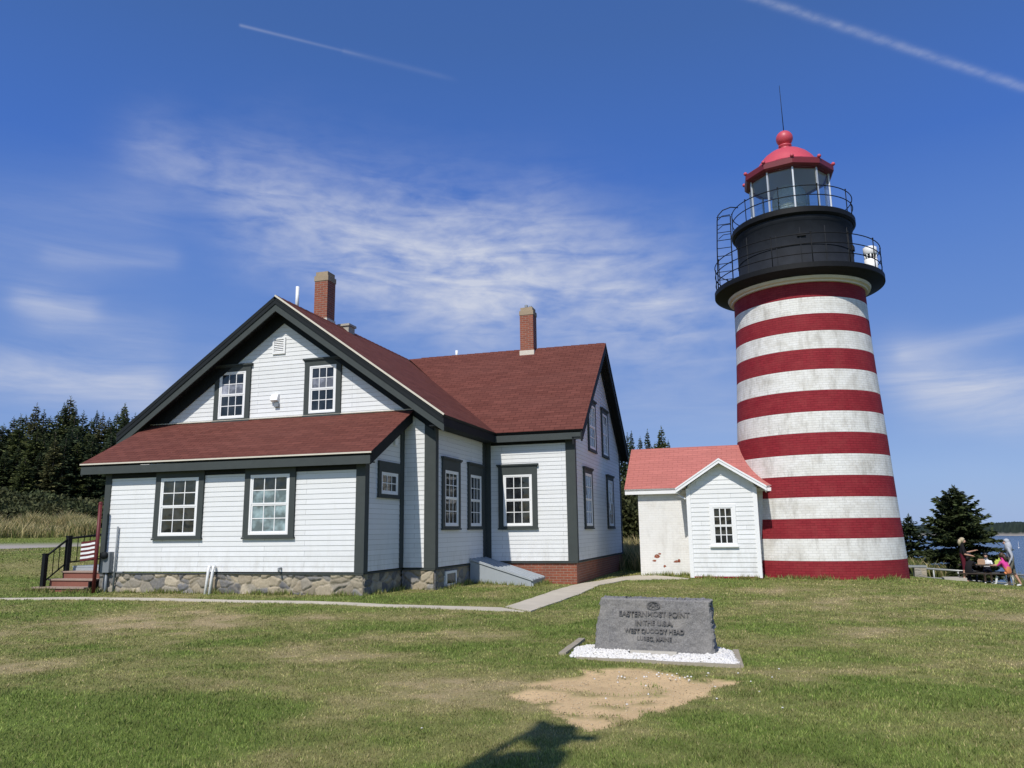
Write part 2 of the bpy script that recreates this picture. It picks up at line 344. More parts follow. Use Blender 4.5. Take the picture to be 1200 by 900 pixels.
def dryness(x, y):
    u = x*_rx+y*_ry; v = -x*_ry+y*_rx
    fine = fbm(x/.30, y/.26, 31, 3)-.5; mid = fbm(u/1.1+4, v/.9+2, 35, 4)-.5; big = fbm(u/3.2+9, v/2.6+3, 21, 4)-.5
    f = .36 + .55*big + .62*mid + .42*fine
    d = np.hypot(x-CAM[0], y-CAM[1]); f = f + .07*ss(8, 13, d) - .05*ss(7.8, 6, d)
    w = (fbm(u/.9, v/.8, 41, 4)-.5); w2 = (fbm(u/.9+31, v/.8+7, 43, 4)-.5); tex = .35+1.3*fbm(x/.55, y/.5, 47, 3)
    for bx, by, bw, bd, s in BLW:
        dx = (x-bx)*_rx+(y-by)*_ry; dy = -(x-bx)*_ry+(y-by)*_rx
        f = f + .40*s*tex*np.exp(-((dx/(bw*.8)+w*1.9)**2+(dy/(bd*1.35)+w2*1.9)**2))
    f = f + .18*ss(1.6, .1, np.abs(polydist(x, y, DIRTW)))*tex
    return np.clip((f-.25)/.66, 0, 1)
def dirtness(x, y):
    s = polydist(x, y, DIRTW); s = np.where(s > 0, s, s) + (fbm(x/.22, y/.22, 61, 4)-.5)*.32
    holes = ss(.64, .70, fbm(x/.35+7, y/.2, 71, 3))*ss(.75, .2, polydist(x, y, DIRTW))
    return ss(-.05, .02, s)*(1-.6*holes)
GRN = np.array([(.108, .156, .030), (.150, .186, .046), (.12, .15, .03)]); DRY = np.array([.350, .280, .155]); OLV = np.array([.215, .205, .076])
def grasscol(d, n):
    d = d[:, None]; n = n[:, None]
    c = GRN[0]*(1-n)+GRN[1]*n
    c = c*(1-np.clip(d*2, 0, 1)) + OLV*np.clip(d*2, 0, 1)
    k = np.clip(d*2-1, 0, 1); return c*(1-k) + DRY*k
gx = graded(2, 23.5, .07, -900, 500); gy = graded(-15, -2.0, .07, -260, 900)
X, Y = np.meshgrid(gx, gy); Z = ground(X, Y)
dt = np.where((np.hypot(X-14.5, Y+8.3) < 6), dirtness(X, Y), 0); Z = Z - .025*dt + .012*dt*(fbm(X/.12, Y/.12, 81, 3)-.5)
Vg = np.stack([X.ravel(), Y.ravel(), Z.ravel()], 1); nx, ny = len(gx), len(gy)
i = np.arange((ny-1)*(nx-1)); r_, c_ = i//(nx-1), i % (nx-1); q = r_*nx+c_
Tg = np.stack([q, q+1, q+nx+1, q+nx], 1)
dd = dryness(X.ravel(), Y.ravel()); nn = fbm(X.ravel()/1.7, Y.ravel()/1.7, 91, 4)
cg = grasscol(dd, nn); DIRTC = np.array([.63, .455, .25]); tt = dt.ravel()[:, None]
dv = fbm(X.ravel()/.4, Y.ravel()/.4, 95, 4)[:, None]
cg = cg*(1-tt) + DIRTC*(.72+.5*dv)*tt
# gravel drive far on the left
def drive(x, y):
    s = (x-CAM[0])*-.743+(y-CAM[1])*.669
    return ss(35.0, 35.8, s)*ss(44.0, 43.2, s)*ss(-12, -15, x)
rd = drive(X.ravel(), Y.ravel())[:, None]; cg = cg*(1-rd)+np.array([.36, .325, .29])*rd
# dirt beside the walk at the back of the house, earth under the sea cliff
sea_e = ss(-2, -5, Z.ravel())[:, None]; cg = cg*(1-sea_e)+np.array([.09, .08, .065])*sea_e
def ground_mat():
    m = NT('lawn_soil'); a = m.n('ShaderNodeAttribute', attribute_name='tint').outputs['Color']; p = m.pos()
    n1 = m.noise(m.mapping(p, (38, 22, 1)), 1, 4, .7); n2 = m.noise(p, 170, 2, .7)
    c = m.mix(m.ramp(n1, [(.3, .28), (.62, 0)]), a, m.mix(1.0, a, (.45, .45, .45), 'MULTIPLY'))
    c = m.mix(m.ramp(n2, [(.58, 0), (.75, .5)]), c, m.mix(1.0, a, (1.7, 1.6, 1.5), 'MULTIPLY'))
    h = m.math('ADD', n1, m.math('MULTIPLY', n2, .5))
    return m.done(m.bsdf(c, .95, m.bump(h, .4, .02), .1))
g = soup('ground', Vg, Tg, ground_mat(), cg); tag(g, kind='structure')
# ------------------------------------------------------------------ concrete walk
def strip(L, R, name, mat, dz=.02, sub=10):
    """slab with thickness between two pixel polylines laid on the ground"""
    def dens(P):
        W = [hit(*p)[:2] for p in P]; out = []
        for a, b in zip(W[:-1], W[1:]):
            for t in np.linspace(0, 1, sub, endpoint=False): out.append(a*(1-t)+b*t)
        out.append(W[-1]); return np.array(out)
    l, r = dens(L), dens(R); n = len(l)
    jit = lambda P, s: P + .09*(np.stack([fbm(P[:, 0]*2, P[:, 1]*2, s, 3), fbm(P[:, 0]*2+9, P[:, 1]*2, s, 3)], 1)-.5)
    l, r = jit(l, 5), jit(r, 6); K = 5; V = []
    for k in range(n):
        for j in range(K):
            p = l[k]*(1-j/(K-1))+r[k]*j/(K-1); V.append((p[0], p[1], float(ground(p[0], p[1]))+dz))
    V = np.array(V); B = V.copy(); B[:, 2] -= .12; A = np.concatenate([V, B]); N = n*K; F = []
    for k in range(n-1):
        for j in range(K-1): a = k*K+j; F.append([a, a+1, a+K+1, a+K])
        for j, s in ((0, 1), (K-1, -1)): a = k*K+j; F.append([a, a+K, a+K+N, a+N] if s > 0 else [a+K, a, a+N, a+K+N])
    for k in (0, n-1):
        for j in range(K-1): a = k*K+j; F.append([a, a+1, a+1+N, a+N])
    me = bpy.data.meshes.new(name); me.from_pydata([tuple(v) for v in A], [], F); me.materials.append(mat); me.update()
    o = bpy.data.objects.new(name, me); COL.objects.link(o); return tag(o, kind='structure'), l, r
W1L = [(-60, 701.2), (80, 700.6), (200, 702.0), (300, 704.6), (450, 709.2), (588, 713.0)]; W1R = [(-60, 703.3), (80, 703.0), (200, 704.5), (300, 706.9), (450, 711.7), (614, 717.4)]
p1, l1, r1 = strip(W1L, W1R, 'path', MT['pathc'])
W2L = [(592, 712.2), (658, 690.4), (680, 684.6), (728, 677.0), (752, 674.6)]; W2R = [(622, 717.4), (680, 697), (702, 686.5), (735, 680.2), (808, 678.6)]
p2, l2, r2 = strip(W2L, W2R, 'path', MT['pathc'], .026)
PATHS = [np.concatenate([l1, r1[::-1]]), np.concatenate([l2, r2[::-1]])]
# ------------------------------------------------------------------ monument
mbl, mbr = hit(695, 766), hit(838, 773.5)
mu = (mbr-mbl); mu[2] = 0; MW = float(np.linalg.norm(mu)); mu /= MW; mn = np.array([mu[1], -mu[0], 0])   # outward, to the viewer
MZ = float(ground(*((mbl+mbr)/2)[:2])); MO = np.array([*((mbl+mbr)/2)[:2], MZ]); MH = .685; LEAN = .10; TH = .30
rzm = math.atan2(mu[1], mu[0])
def make_stone():
    nu, nv = 72, 40; P = {}
    def front(a, b):
        # a 0..1 left to right, b 0..1 bottom to top
        xl = -MW/2 + .10*MW*0 + .075*(b)*MW*.85; xr = MW/2 - .02*b*MW
        return xl+(xr-xl)*a, MH*b*(1-.02*a)
    V = []; F = []; ids = {}
    def add(key, p):
        ids[key] = len(V); V.append(p)
    for s in (0, 1):
        for j in range(nv+1):
            for k in range(nu+1):
                a, b = k/nu, j/nv; x, z = front(a, b)
                ed = min(a, 1-a, 1-b)*1.0
                rg = (fbm(np.array([x*7+31*s]), np.array([z*7]), 15, 4)[0]-.5)
                y = -LEAN*-b*.6 + (.0 if s == 0 else TH) + rg*.035*(1 if s == 0 else 2)
                e2 = (fbm(np.array([a*9+b*6.]), np.array([s*3.3+a*3+b*11]), 25, 4)[0]-.5)
                if a in (0, 1): x += e2*.055; y += .02 if s == 0 else -.02
                if b == 1: z += e2*.016; y += .015 if s == 0 else -.02
                if s == 0 and a == 0 and .72 < b < .86: x += .03
                add((s, k, j), (x, y, z if b else -.12))
    for s in (0, 1):
        for j in range(nv):
            for k in range(nu):
                f = [ids[s, k, j], ids[s, k+1, j], ids[s, k+1, j+1], ids[s, k, j+1]]; F.append(f if s == 0 else f[::-1])
    nm = 5
    def rim(keys):
        rows = [[ids[0, *k] for k in keys]]
        for q in range(1, nm):
            row = []
            for k in keys:
                a = np.array(V[ids[0, *k]]); b = np.array(V[ids[1, *k]]); t = q/nm; p = a*(1-t)+b*t
                p = p + (np.random.default_rng(k[0]*977+k[1]*31+q).random(3)-.5)*.035*np.array([1, .3, 1]); V.append(tuple(p)); row.append(len(V)-1)
            rows.append(row)
        rows.append([ids[1, *k] for k in keys])
        for A, B in zip(rows[:-1], rows[1:]):
            for i in range(len(keys)-1): F.append([A[i], A[i+1], B[i+1], B[i]])
    rim([(0, j) for j in range(nv, -1, -1)]); rim([(nu, j) for j in range(nv+1)]); rim([(k, nv) for k in range(nu, -1, -1)])
    me = bpy.data.meshes.new('memorial_stone'); me.from_pydata(V, [], F); me.materials.append(MT['granite']); me.update()
    bm = bmesh.new(); bm.from_mesh(me); bmesh.ops.recalc_face_normals(bm, faces=bm.faces); bm.to_mesh(me); bm.free()
    return me
stone_e = empty('memorial_stone', tuple(MO), rzm)
tag(stone_e, 'rough grey granite memorial stone with engraved lettering on the lawn', 'memorial stone')
o = bpy.data.objects.new('slab', make_stone()); COL.objects.link(o); o.parent = stone_e
engr = plain('engraved_letter', (.142, .137, .134), .8, .15, 0, .15, 30); engl = plain('engraved_letter_pale', (.24, .23, .22), .8, .15, 0, .15, 30)
def text_mesh(name, body, size, ext, mat, parent, Mx, bold=.0):
    cu = bpy.data.curves.new(name+'_curve', 'FONT'); cu.body = body; cu.size = size; cu.extrude = ext; cu.align_x = 'CENTER'; cu.align_y = 'CENTER'; cu.offset = bold
    t = bpy.data.objects.new(name+'_curve', cu); COL.objects.link(t); dg = bpy.context.evaluated_depsgraph_get(); dg.update()
    me = bpy.data.meshes.new_from_object(t.evaluated_get(dg)); bpy.data.objects.remove(t); bpy.data.curves.remove(cu)
    me.materials.clear(); me.materials.append(mat); o = bpy.data.objects.new(name, me); COL.objects.link(o); o.parent = parent; o.matrix_local = Mx; return o
def on_stone(x, z): return Matrix.Translation((x, LEAN*.6*z/MH-.004, z)) @ Matrix.Rotation(rad(90)-math.atan(LEAN*.6/MH), 4, 'X')
for s_, z_, b_ in ((.088, .50, 'EASTERNMOST POINT'), (.08, .395, 'IN THE U.S.A.'), (.072, .30, 'WEST QUODDY HEAD'), (.066, .21, 'LUBEC, MAINE')):
    text_mesh('inscription', b_, s_, .012, engr, stone_e, on_stone(.03, z_), .001)
em = MB()
ce = np.array([.03, 0, .605])
for k in range(24):
    a, b = 2*math.pi*k/24, 2*math.pi*(k+1)/24
    f = lambda q, s: (ce[0]+.085*s*math.cos(q), LEAN*.6*ce[2]/MH-.016, ce[2]+.052*s*math.sin(q))
    em.prism([f(a, 1), f(b, 1), f(b, .8), f(a, .8)], (0, .03, 0))
for q in (20, 65, 115, 160, 200, 245, 295, 340):
    c, s = math.cos(rad(q)), math.sin(rad(q)); y = LEAN*.6*ce[2]/MH-.012
    em.prism([(ce[0]+.03*c-.008, y, ce[2]+.018*s), (ce[0]+.06*c, y, ce[2]+.036*s-.006), (ce[0]+.066*c, y, ce[2]+.04*s), (ce[0]+.03*c+.008, y, ce[2]+.018*s+.01)], (0, .03, 0))
em.box((ce[0]-.02, LEAN*.6*ce[2]/MH-.014, ce[2]-.014), (ce[0]+.02, LEAN*.6*ce[2]/MH+.02, ce[2]+.014))
em.build('carved_crest', engr, stone_e)
# pale block at the foot of the stone
bl = MB(); T = lambda x, y, z: tuple(MO + mu*x - mn*y + np.array([0, 0, z]))
bx0 = -MW/2 + MW*(743-695)/143; bx1 = -MW/2 + MW*(797-695)/143
bl.prism([(bx0, -.17, -.06), (bx1, -.17, -.06), (bx1, -.13, .085), (bx0, -.13, .085)], (0, .055, 0))
o = bl.build('stone_block', MT['plaque'], None); o.location = tuple(MO); o.rotation_euler = (0, 0, rzm)
tag(o, 'low pale stone block lying against the foot of the granite memorial', 'stone block')
# timber edging and marble chips round the stone
def board(name, p, q, w, h, label):
    b = MB(); c = (p+q)/2; d = q-p; L = float(np.hypot(d[0], d[1]))/2
    for k in range(4):
        x0, x1 = -L+2*L*k/4, -L+2*L*(k+1)/4
        b.box((x0, -w/2, -.06), (x1 - (.0 if k == 3 else .0), w/2, h+.004*(k % 2)), 0)
    o = b.build(name, MT['wood'], None); o.location = (c[0], c[1], float(ground(c[0], c[1]))); o.rotation_euler = (0, 0, math.atan2(d[1], d[0])); return tag(o, label, 'timber edging', 'timber edging round the memorial stone')
board('timber_edging', hit(659, 768), hit(682, 751), .09, .035, 'short timber edging in the grass left of the memorial stone')
board('timber_edging', hit(676, 772), hit(868, 783), .05, .03, 'long timber edging along the front of the white marble chips')
board('timber_edging', hit(868, 783), hit(862, 764), .07, .03, 'timber edging at the right end of the white marble chips')
CHV = []; CHT = []
ico = bmesh.new(); bmesh.ops.create_icosphere(ico, subdivisions=1, radius=1); IV = np.array([v.co[:] for v in ico.verts]); IF = np.array([[v.index for v in f.verts] for f in ico.faces]); ico.free()
BED = np.array([hit(*p)[:2] for p in [(668, 771), (676, 760), (694, 760), (720, 757), (838, 761), (858, 765), (869, 781), (800, 778), (740, 774)]])
lo, hi_ = BED.min(0), BED.max(0); cnt = 0
def chip(x, y, z, r):
    global cnt
    v = IV*(.6+.7*rng.random((len(IV), 1)))*r*np.array([1, 1, .7]); a = rng.random()*6.28
    c, s = math.cos(a), math.sin(a); v = v@np.array([[c, -s, 0], [s, c, 0], [0, 0, 1]])
    CHV.append(v+[x, y, z]); CHT.append(IF+cnt*len(IV)); cnt += 1
for _ in range(9000):
    x, y = lo+(hi_-lo)*rng.random(2); sd = float(polydist(np.array([x]), np.array([y]), BED)[0])
    if sd < .0: continue
    lx = (np.array([x, y])-MO[:2])@mu[:2]; ly = -(np.array([x, y])-MO[:2])@mn[:2]
    if abs(lx) < MW/2-.03 and 0 < ly < TH: continue
    if bx0-.02 < lx < bx1+.02 and -.19 < ly < 0: continue
    chip(x, y, float(ground(x, y))+.012+.05*min(1, sd/.15)*rng.random()**.5, .016+.014*rng.random())
soup('marble_chips', np.concatenate(CHV), np.concatenate(CHT), MT['chips']); o = COL.objects[-1]
tag(o, 'bed of white marble chips round the granite memorial stone', 'marble chips', None, 'stuff')
CHV, CHT, cnt = [], [], 0
for _ in range(30):
    px, py = 782+rng.normal()*26, 793+rng.normal()*3.2
    p = hit(px, py); chip(p[0], p[1], p[2]+.004, .006+.009*rng.random())
for px, py in [(697, 797), (724, 801), (757, 805), (838, 806), (865, 790), (913, 785), (917, 831), (710, 820), (840, 820), (494, 855), (905, 795), (890, 812), (880, 800), (760, 815), (735, 827)]:
    p = hit(px, py); chip(p[0], p[1], p[2]+.012, .011)
o = soup('loose_marble_chips', np.concatenate(CHV), np.concatenate(CHT), MT['chips'])
tag(o, 'loose white marble chips scattered over the bare dirt and lawn', 'marble chips', None, 'stuff')
# ------------------------------------------------------------------ grass blades
HOUSES = [(-.3, -.06, 7.45, 20), (7, 2, 8.3, 20), (8, 4.5, 10.1, 6), (8, 5.8, 11.0, 16), (12.0, 10.8, 17, 14), (13.7, 9.75, 15.95, 14), (-2.0, -.3, 0, 3)]
def blades(N, dmin, dmax, name, hk=1.0):
    a0, a1 = rad(-16.9-41), rad(-16.9+41); az = a0+(a1-a0)*rng.random(N)
    d = dmin*(dmax/dmin)**rng.random(N)
    x = CAM[0]+d*np.sin(az); y = CAM[1]+d*np.cos(az)
    keep = (drive(x, y) < .3)&(np.hypot(x-17.67, y-10.88) > 2.5)
    for (xa, ya, xb, yb) in HOUSES: keep &= ~((x > xa)&(x < xb)&(y > ya)&(y < yb))
    for P in PATHS: keep &= polydist(x, y, P) < -.012
    keep &= polydist(x, y, BED) < -.01
    near = np.hypot(x-14.5, y+8.3) < 6; dr = np.zeros(N); dr[near] = dirtness(x[near], y[near])
    keep &= rng.random(N) > dr*1.05
    x, y, d = x[keep], y[keep], d[keep]; n = len(x)
    dry = dryness(x, y); z = ground(x, y)
    clump = fbm(x/.28, y/.28, 131, 3); tall = fbm(x/1.2, y/1.2, 141, 3)
    h = (.009+.020*clump+.009*tall)*(1-.55*dry)*(.6+.8*rng.random(n))*hk*(1+.02*d)
    w = np.maximum(.0032, .00062*d)*(.7+.6*rng.random(n))
    th = rng.random(n)*6.283; ph = rng.random(n)*6.283; ln = h*(.15+.75*rng.random(n))
    b = np.stack([x, y, z-.004], 1); wv = np.stack([np.cos(th)*w, np.sin(th)*w, 0*w], 1)
    tip = b+np.stack([np.cos(ph)*ln, np.sin(ph)*ln, h], 1)
    V = np.stack([b-wv, b+wv, tip], 1).reshape(-1, 3); Tt = np.arange(3*n).reshape(-1, 3)
    jd = np.clip(dry+rng.normal(0, .13, n)+(rng.random(n) < .06)*.5, 0, 1)
    c = grasscol(jd, np.clip(fbm(x/1.7, y/1.7, 91, 4)+rng.normal(0, .25, n), 0, 1.4))*(.55+.95*rng.random((n, 1)))*1.3*(.55+.85*fbm(x/.11, y/.11, 171, 3))[:, None]*(.72+.5*fbm(x/.6, y/.5, 175, 3))[:, None]*1.06
    c3 = np.repeat(c, 3, 0); c3[2::3] *= 1.25
    return tag(soup(name, V, Tt, MT['blade'], c3), 'short mown lawn grass with dry straw patches', 'grass', None, 'stuff')
blades(640000, 5.2, 47, 'lawn_grass')
def tufts(segs, per_m, hmin, hmax, name, label):
    B = []
    for (ax, ay), (bx, by), sp in segs:
        L = math.hypot(bx-ax, by-ay); n = int(L*per_m); t = rng.random(n); k = fbm(t*L/.35+ax*3, t*0+ay*3+7, 151, 3); keep = rng.random(n) < np.clip((k-.35)*3.2, 0.08, 1); t = t[keep]
        ox, oy = rng.normal(0, sp, len(t)), rng.normal(0, sp, len(t)); B.append(np.stack([ax+(bx-ax)*t+ox, ay+(by-ay)*t+oy, k[keep]], 1))
    B = np.concatenate(B); n = len(B); z = ground(B[:, 0], B[:, 1]); d = np.hypot(B[:, 0]-CAM[0], B[:, 1]-CAM[1])
    h = (hmin+(hmax-hmin)*rng.random(n)**1.6)*(.5+1.0*B[:, 2]); w = np.maximum(.003, .00055*d); th = rng.random(n)*6.283; ph = rng.random(n)*6.283; ln = h*(.1+.6*rng.random(n))
    b = np.stack([B[:, 0], B[:, 1], z-.004], 1); wv = np.stack([np.cos(th)*w, np.sin(th)*w, 0*w], 1); tip = b+np.stack([np.cos(ph)*ln, np.sin(ph)*ln, h], 1)
    V = np.stack([b-wv, b+wv, tip], 1).reshape(-1, 3); jd = np.clip(.25+rng.normal(0, .28, n), 0, 1); c = np.repeat(grasscol(jd, np.clip(.5+rng.normal(0, .3, n), 0, 1.3))*(.6+.9*rng.random((n, 1)))*1.3, 3, 0)
    return tag(soup(name, V, np.arange(3*n).reshape(-1, 3), MT['blade'], c), label, 'grass', None, 'stuff')
wl = [((-.2, -.10), (7.35, -.10), .05), ((7.4, -.1), (7.4, 2.0), .05), ((7.4, 1.95), (8.2, 1.95), .05), ((8.28, 2.0), (8.28, 4.5), .05), ((8.2, 4.47), (9.95, 4.47), .05), ((10.05, 4.5), (10.05, 5.8), .05), ((12.25, 9.15), (13.8, 9.1), .05), ((13.85, 8.2), (15.9, 8.15), .05), ((-2, -.35), (0, -.35), .06)]
for q in np.linspace(-1.2, 1.0, 9)[:-1]:
    f = lambda s: (17.671+2.56*(-math.sin(az0_)*math.cos(s)+math.cos(az0_)*math.sin(s)), 10.882+2.56*(-math.cos(az0_)*math.cos(s)-math.sin(az0_)*math.sin(s)))
    az0_ = rad(4.12); wl.append((f(q), f(q+.275), .06))
pl_ = []
for P in PATHS:
    for a_, b_ in zip(P, np.roll(P, -1, 0)):
        if np.hypot(*(a_-b_)) < 3: pl_.append((tuple(a_), tuple(b_), .02))
for a_, b_ in zip(BED, np.roll(BED, -1, 0)): pl_.append((tuple(a_), tuple(b_), .03))
tufts(pl_, 260, .012, .045, 'grass_verge', 'short ragged grass along the edges of the concrete path')
tufts(wl, 420, .03, .15, 'grass_tufts', 'longer uncut grass along the walls, the path and the memorial stone')
CHV, CHT, cnt = [], [], 0
gb = DIRTW.min(0), DIRTW.max(0)
for _ in range(2600):
    x, y = gb[0]+(gb[1]-gb[0])*rng.random(2)
    if float(polydist(np.array([x]), np.array([y]), DIRTW)[0]) < .03: continue
    chip(x, y, float(ground(x, y))-.022, .0035+.010*rng.random()**3)
o = soup('gravel', np.concatenate(CHV), np.concatenate(CHT), plain('tan_gravel', (.46, .36, .23), .9, .1, 0, .45, 60)); tag(o, 'fine tan gravel on the bare dirt in front of the memorial stone', 'gravel', None, 'stuff')
# ------------------------------------------------------------------ house
house = empty('keepers_house', (3.65, 6, -.5)); HO = np.array([3.65, 6, -.5])
tag(house, 'white clapboard keepers house with dark red roofs, grey trim and two brick chimneys', 'house')
def hb(b, name, mats, parent=None):
    """build a part given in world coordinates under the house"""
    o = b.build(name, mats, parent or house); 
    if parent is None: o.location = tuple(-HO)
    return o
class Wall:
    def __init__(s, o, u, n): s.o = np.array(o, float); s.u = np.array(u, float); s.n = np.array(n, float)
    def __call__(s, u, z, n=0): return s.o + s.u*u + s.n*n + np.array([0, 0, z])
WL = Wall((0, 0, 0), (1, 0, 0), (0, -1, 0)); WG = Wall((0, 2.06, 0), (1, 0, 0), (0, -1, 0)); WW = Wall((0, 5.92, 0), (1, 0, 0), (0, -1, 0))
WLS = Wall((7.3, 0, 0), (0, 1, 0), (1, 0, 0)); WMS = Wall((8.17, 0, 0), (0, 1, 0), (1, 0, 0)); WWS = Wall((10.9, 0, 0), (0, 1, 0), (1, 0, 0))
def siding(W, lf, rf, z0, z1, e=.118, name='wall', mat=None, body=.12):
    b = MB(); z = z0; k = 0
    while z < z1-1e-4:
        zt = min(z+e, z1); a0, a1, c0, c1 = lf(z), rf(z), lf(zt), rf(zt)
        if a1-a0 > .01:
            if c1 < c0: c0 = c1 = (c0+c1)/2
            t = .0095*(zt-z)/e
            v0 = k*.118; b.poly([W(a0, z, t+.002), W(a1, z, t+.002), W(c1, zt, .003), W(c0, zt, .003)], 0, [(a0, v0), (a1, v0), (c1, v0+.118*(zt-z)/e), (c0, v0+.118*(zt-z)/e)])
            b.poly([W(a0, z, -.01), W(a1, z, -.01), W(a1, z, t+.002), W(a0, z, t+.002)])
        z += e; k += 1
    # solid wall body behind the boards
    L = np.linspace(z0, z1, 12); pts = [W(rf(q), q, -.012) for q in L]+[W(lf(q), q, -.012) for q in L[::-1]]
    b.prism(pts, tuple(-W.n*body))
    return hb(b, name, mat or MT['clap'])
const = lambda v: (lambda z: v)
RY, RZ, SW = 10.0, 7.225, (7.225-3.705)/(10.0-5.62); SM = (7.27-3.71)/(8.62-3.65); SL = .553
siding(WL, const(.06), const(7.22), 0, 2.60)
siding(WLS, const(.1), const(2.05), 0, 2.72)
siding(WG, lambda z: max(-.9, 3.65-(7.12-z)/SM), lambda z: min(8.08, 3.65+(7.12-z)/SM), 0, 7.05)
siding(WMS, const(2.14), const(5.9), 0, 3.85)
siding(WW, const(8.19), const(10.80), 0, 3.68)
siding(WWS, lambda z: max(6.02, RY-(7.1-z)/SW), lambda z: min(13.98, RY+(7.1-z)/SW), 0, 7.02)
# hidden closing walls
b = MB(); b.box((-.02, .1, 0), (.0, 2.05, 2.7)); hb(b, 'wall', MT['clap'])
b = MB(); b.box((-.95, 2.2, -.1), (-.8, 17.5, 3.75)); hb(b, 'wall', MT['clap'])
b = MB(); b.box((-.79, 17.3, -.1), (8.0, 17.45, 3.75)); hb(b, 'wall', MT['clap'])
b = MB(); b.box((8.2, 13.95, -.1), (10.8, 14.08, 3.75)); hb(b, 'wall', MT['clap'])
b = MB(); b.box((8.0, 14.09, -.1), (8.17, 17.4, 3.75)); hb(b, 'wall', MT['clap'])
# corner boards
def cboard(W, u0, u1, z0, z1, t=.036, m='trim'):
    b = MB(); b.prism([W(u0, z0, t), W(u1, z0, t), W(u1, z1, t), W(u0, z1, t)], tuple(-W.n*(t+.02))); return hb(b, 'corner_board', MT[m])
cboard(WL, -.03, .15, -.02, 2.55); cboard(WL, 7.1, 7.335, -.02, 2.55); cboard(WLS, -.0, .17, -.02, 2.75, .033)
cboard(WLS, 1.86, 2.045, 0, 3.6, .038); cboard(WG, 7.345, 7.40, 0, 3.85, .02, 'clap'); cboard(WG, 7.90, 8.205, -.02, 3.85, .036)
cboard(WMS, 2.06, 2.22, -.02, 3.65, .033); cboard(WMS, 5.68, 5.9, 0, 3.65, .036); cboard(WW, 8.21, 8.36, 0, 3.6, .03)
cboard(WW, 10.655, 10.936, -.02, 3.6, .036); cboard(WWS, 5.92, 6.06, -.02, 3.75, .033); cboard(WWS, 13.85, 14.0, -.02, 3.7, .033)
# water table along the bottom of the boards
for W, a, c in ((WL, -.03, 7.33), (WLS, .0, 2.0), (WG, 7.36, 8.2), (WMS, 2.07, 5.9), (WW, 8.22, 10.93), (WWS, 5.93, 14)):
    b = MB(); b.prism([W(a, -.055, .03), W(c, -.055, .03), W(c, -.022, .03), W(a, -.022, .03)], tuple(-W.n*.06)); hb(b, 'skirting_board', MT['trim'])
# foundations
def found(W, a, c, z0, mat, n=-.02, d=.3):
    b = MB(); b.prism([W(a, z0, n), W(c, z0, n), W(c, -.05, n), W(a, -.05, n)], tuple(-W.n*d), 0, None, [(a, z0), (c, z0), (c, -.05), (a, -.05)]); return hb(b, 'foundation', MT[mat])
def rubble(W, a, c, z0, z1, seed, n=.0, d=.3):
    g = np.random.default_rng(seed); sp, sz = .31, .185; P = []
    for j in range(-1, int((z1-z0)/sz)+2):
        for i in range(-1, int((c-a)/sp)+2):
            if g.random() < .22: continue
            P.append((a+(i+.5*(j % 2)+.5+g.uniform(-.36, .36))*sp, z0+(j+.5+g.uniform(-.34, .34))*sz))
            if g.random() < .25: P.append((P[-1][0]+g.uniform(-.15, .15), P[-1][1]+g.uniform(-.09, .09)))
    P = np.array(P); pal = np.array([(.20, .195, .19), (.33, .285, .21), (.40, .34, .245), (.26, .25, .235), (.45, .39, .29), (.30, .27, .22), (.17, .17, .175)])
    ci = pal[g.integers(0, len(pal), len(P))]*(.8+.4*g.random((len(P), 1))); off = g.uniform(-.012, .022, len(P))
    st = .022; U = np.linspace(a, c, int((c-a)/st)+1); Z = np.linspace(z0, z1, int((z1-z0)/st)+1); uu, zz = np.meshgrid(U, Z); u, z = uu.ravel(), zz.ravel()
    wu = u+.09*(fbm(u/.16, z/.16, seed, 3)-.5); wz = z+.07*(fbm(u/.16+9, z/.16, seed+5, 3)-.5)
    D = np.hypot((wu[:, None]-P[None, :, 0]), (wz[:, None]-P[None, :, 1])*1.45); o = np.argsort(D, 1)[:, :2]; d1 = np.take_along_axis(D, o, 1); e = (d1[:, 1]-d1[:, 0])
    k = ss(.004, .05, e); h = n-.03+k*(.03+off[o[:, 0]])+.018*(fbm(u/.05, z/.05, seed+9, 3)-.5)
    mort = np.array([.36, .325, .26]); col = mort*(1-ss(.0, .03, e))[:, None]+ci[o[:, 0]]*ss(.0, .03, e)[:, None]
    V = W.o[None]+W.u[None]*u[:, None]+W.n[None]*h[:, None]; V[:, 2] += z; nx_ = len(U)
    V = V-HO; q = np.arange((len(Z)-1)*(nx_-1)); r_, c_ = q//(nx_-1), q % (nx_-1); q = r_*nx_+c_; F = np.stack([q, q+1, q+nx_+1, q+nx_], 1)
    nv = len(V); bk = np.array([W(x, y, n-d)-HO for x, y in ((a, z0), (c, z0), (c, z1), (a, z1))]); V = np.concatenate([V, bk]); col = np.concatenate([col, np.tile(mort, (4, 1))])
    ex = [[0, nv, nv+1, nx_-1], [nx_-1, nv+1, nv+2, nv-1], [nv-nx_, nv-1, nv+2, nv+3], [0, nv-nx_, nv+3, nv], [nv, nv+3, nv+2, nv+1]]
    return soup('foundation', V, np.concatenate([F, np.array(ex)]), MT['rubble'], col, house)
rubble(WL, 0.0, 7.28, -.9, -.056, 601, 0.0); rubble(WLS, .03, 2.03, -.9, -.056, 602, -.01); rubble(WG, 7.30, 8.15, -.9, -.056, 603, 0.0); rubble(WMS, 2.10, 5.9, -.9, -.056, 604, -.01)
found(WW, 8.2, 10.88, -1.0, 'brick'); found(WWS, 5.98, 13.9, -1.0, 'brick', -.024)
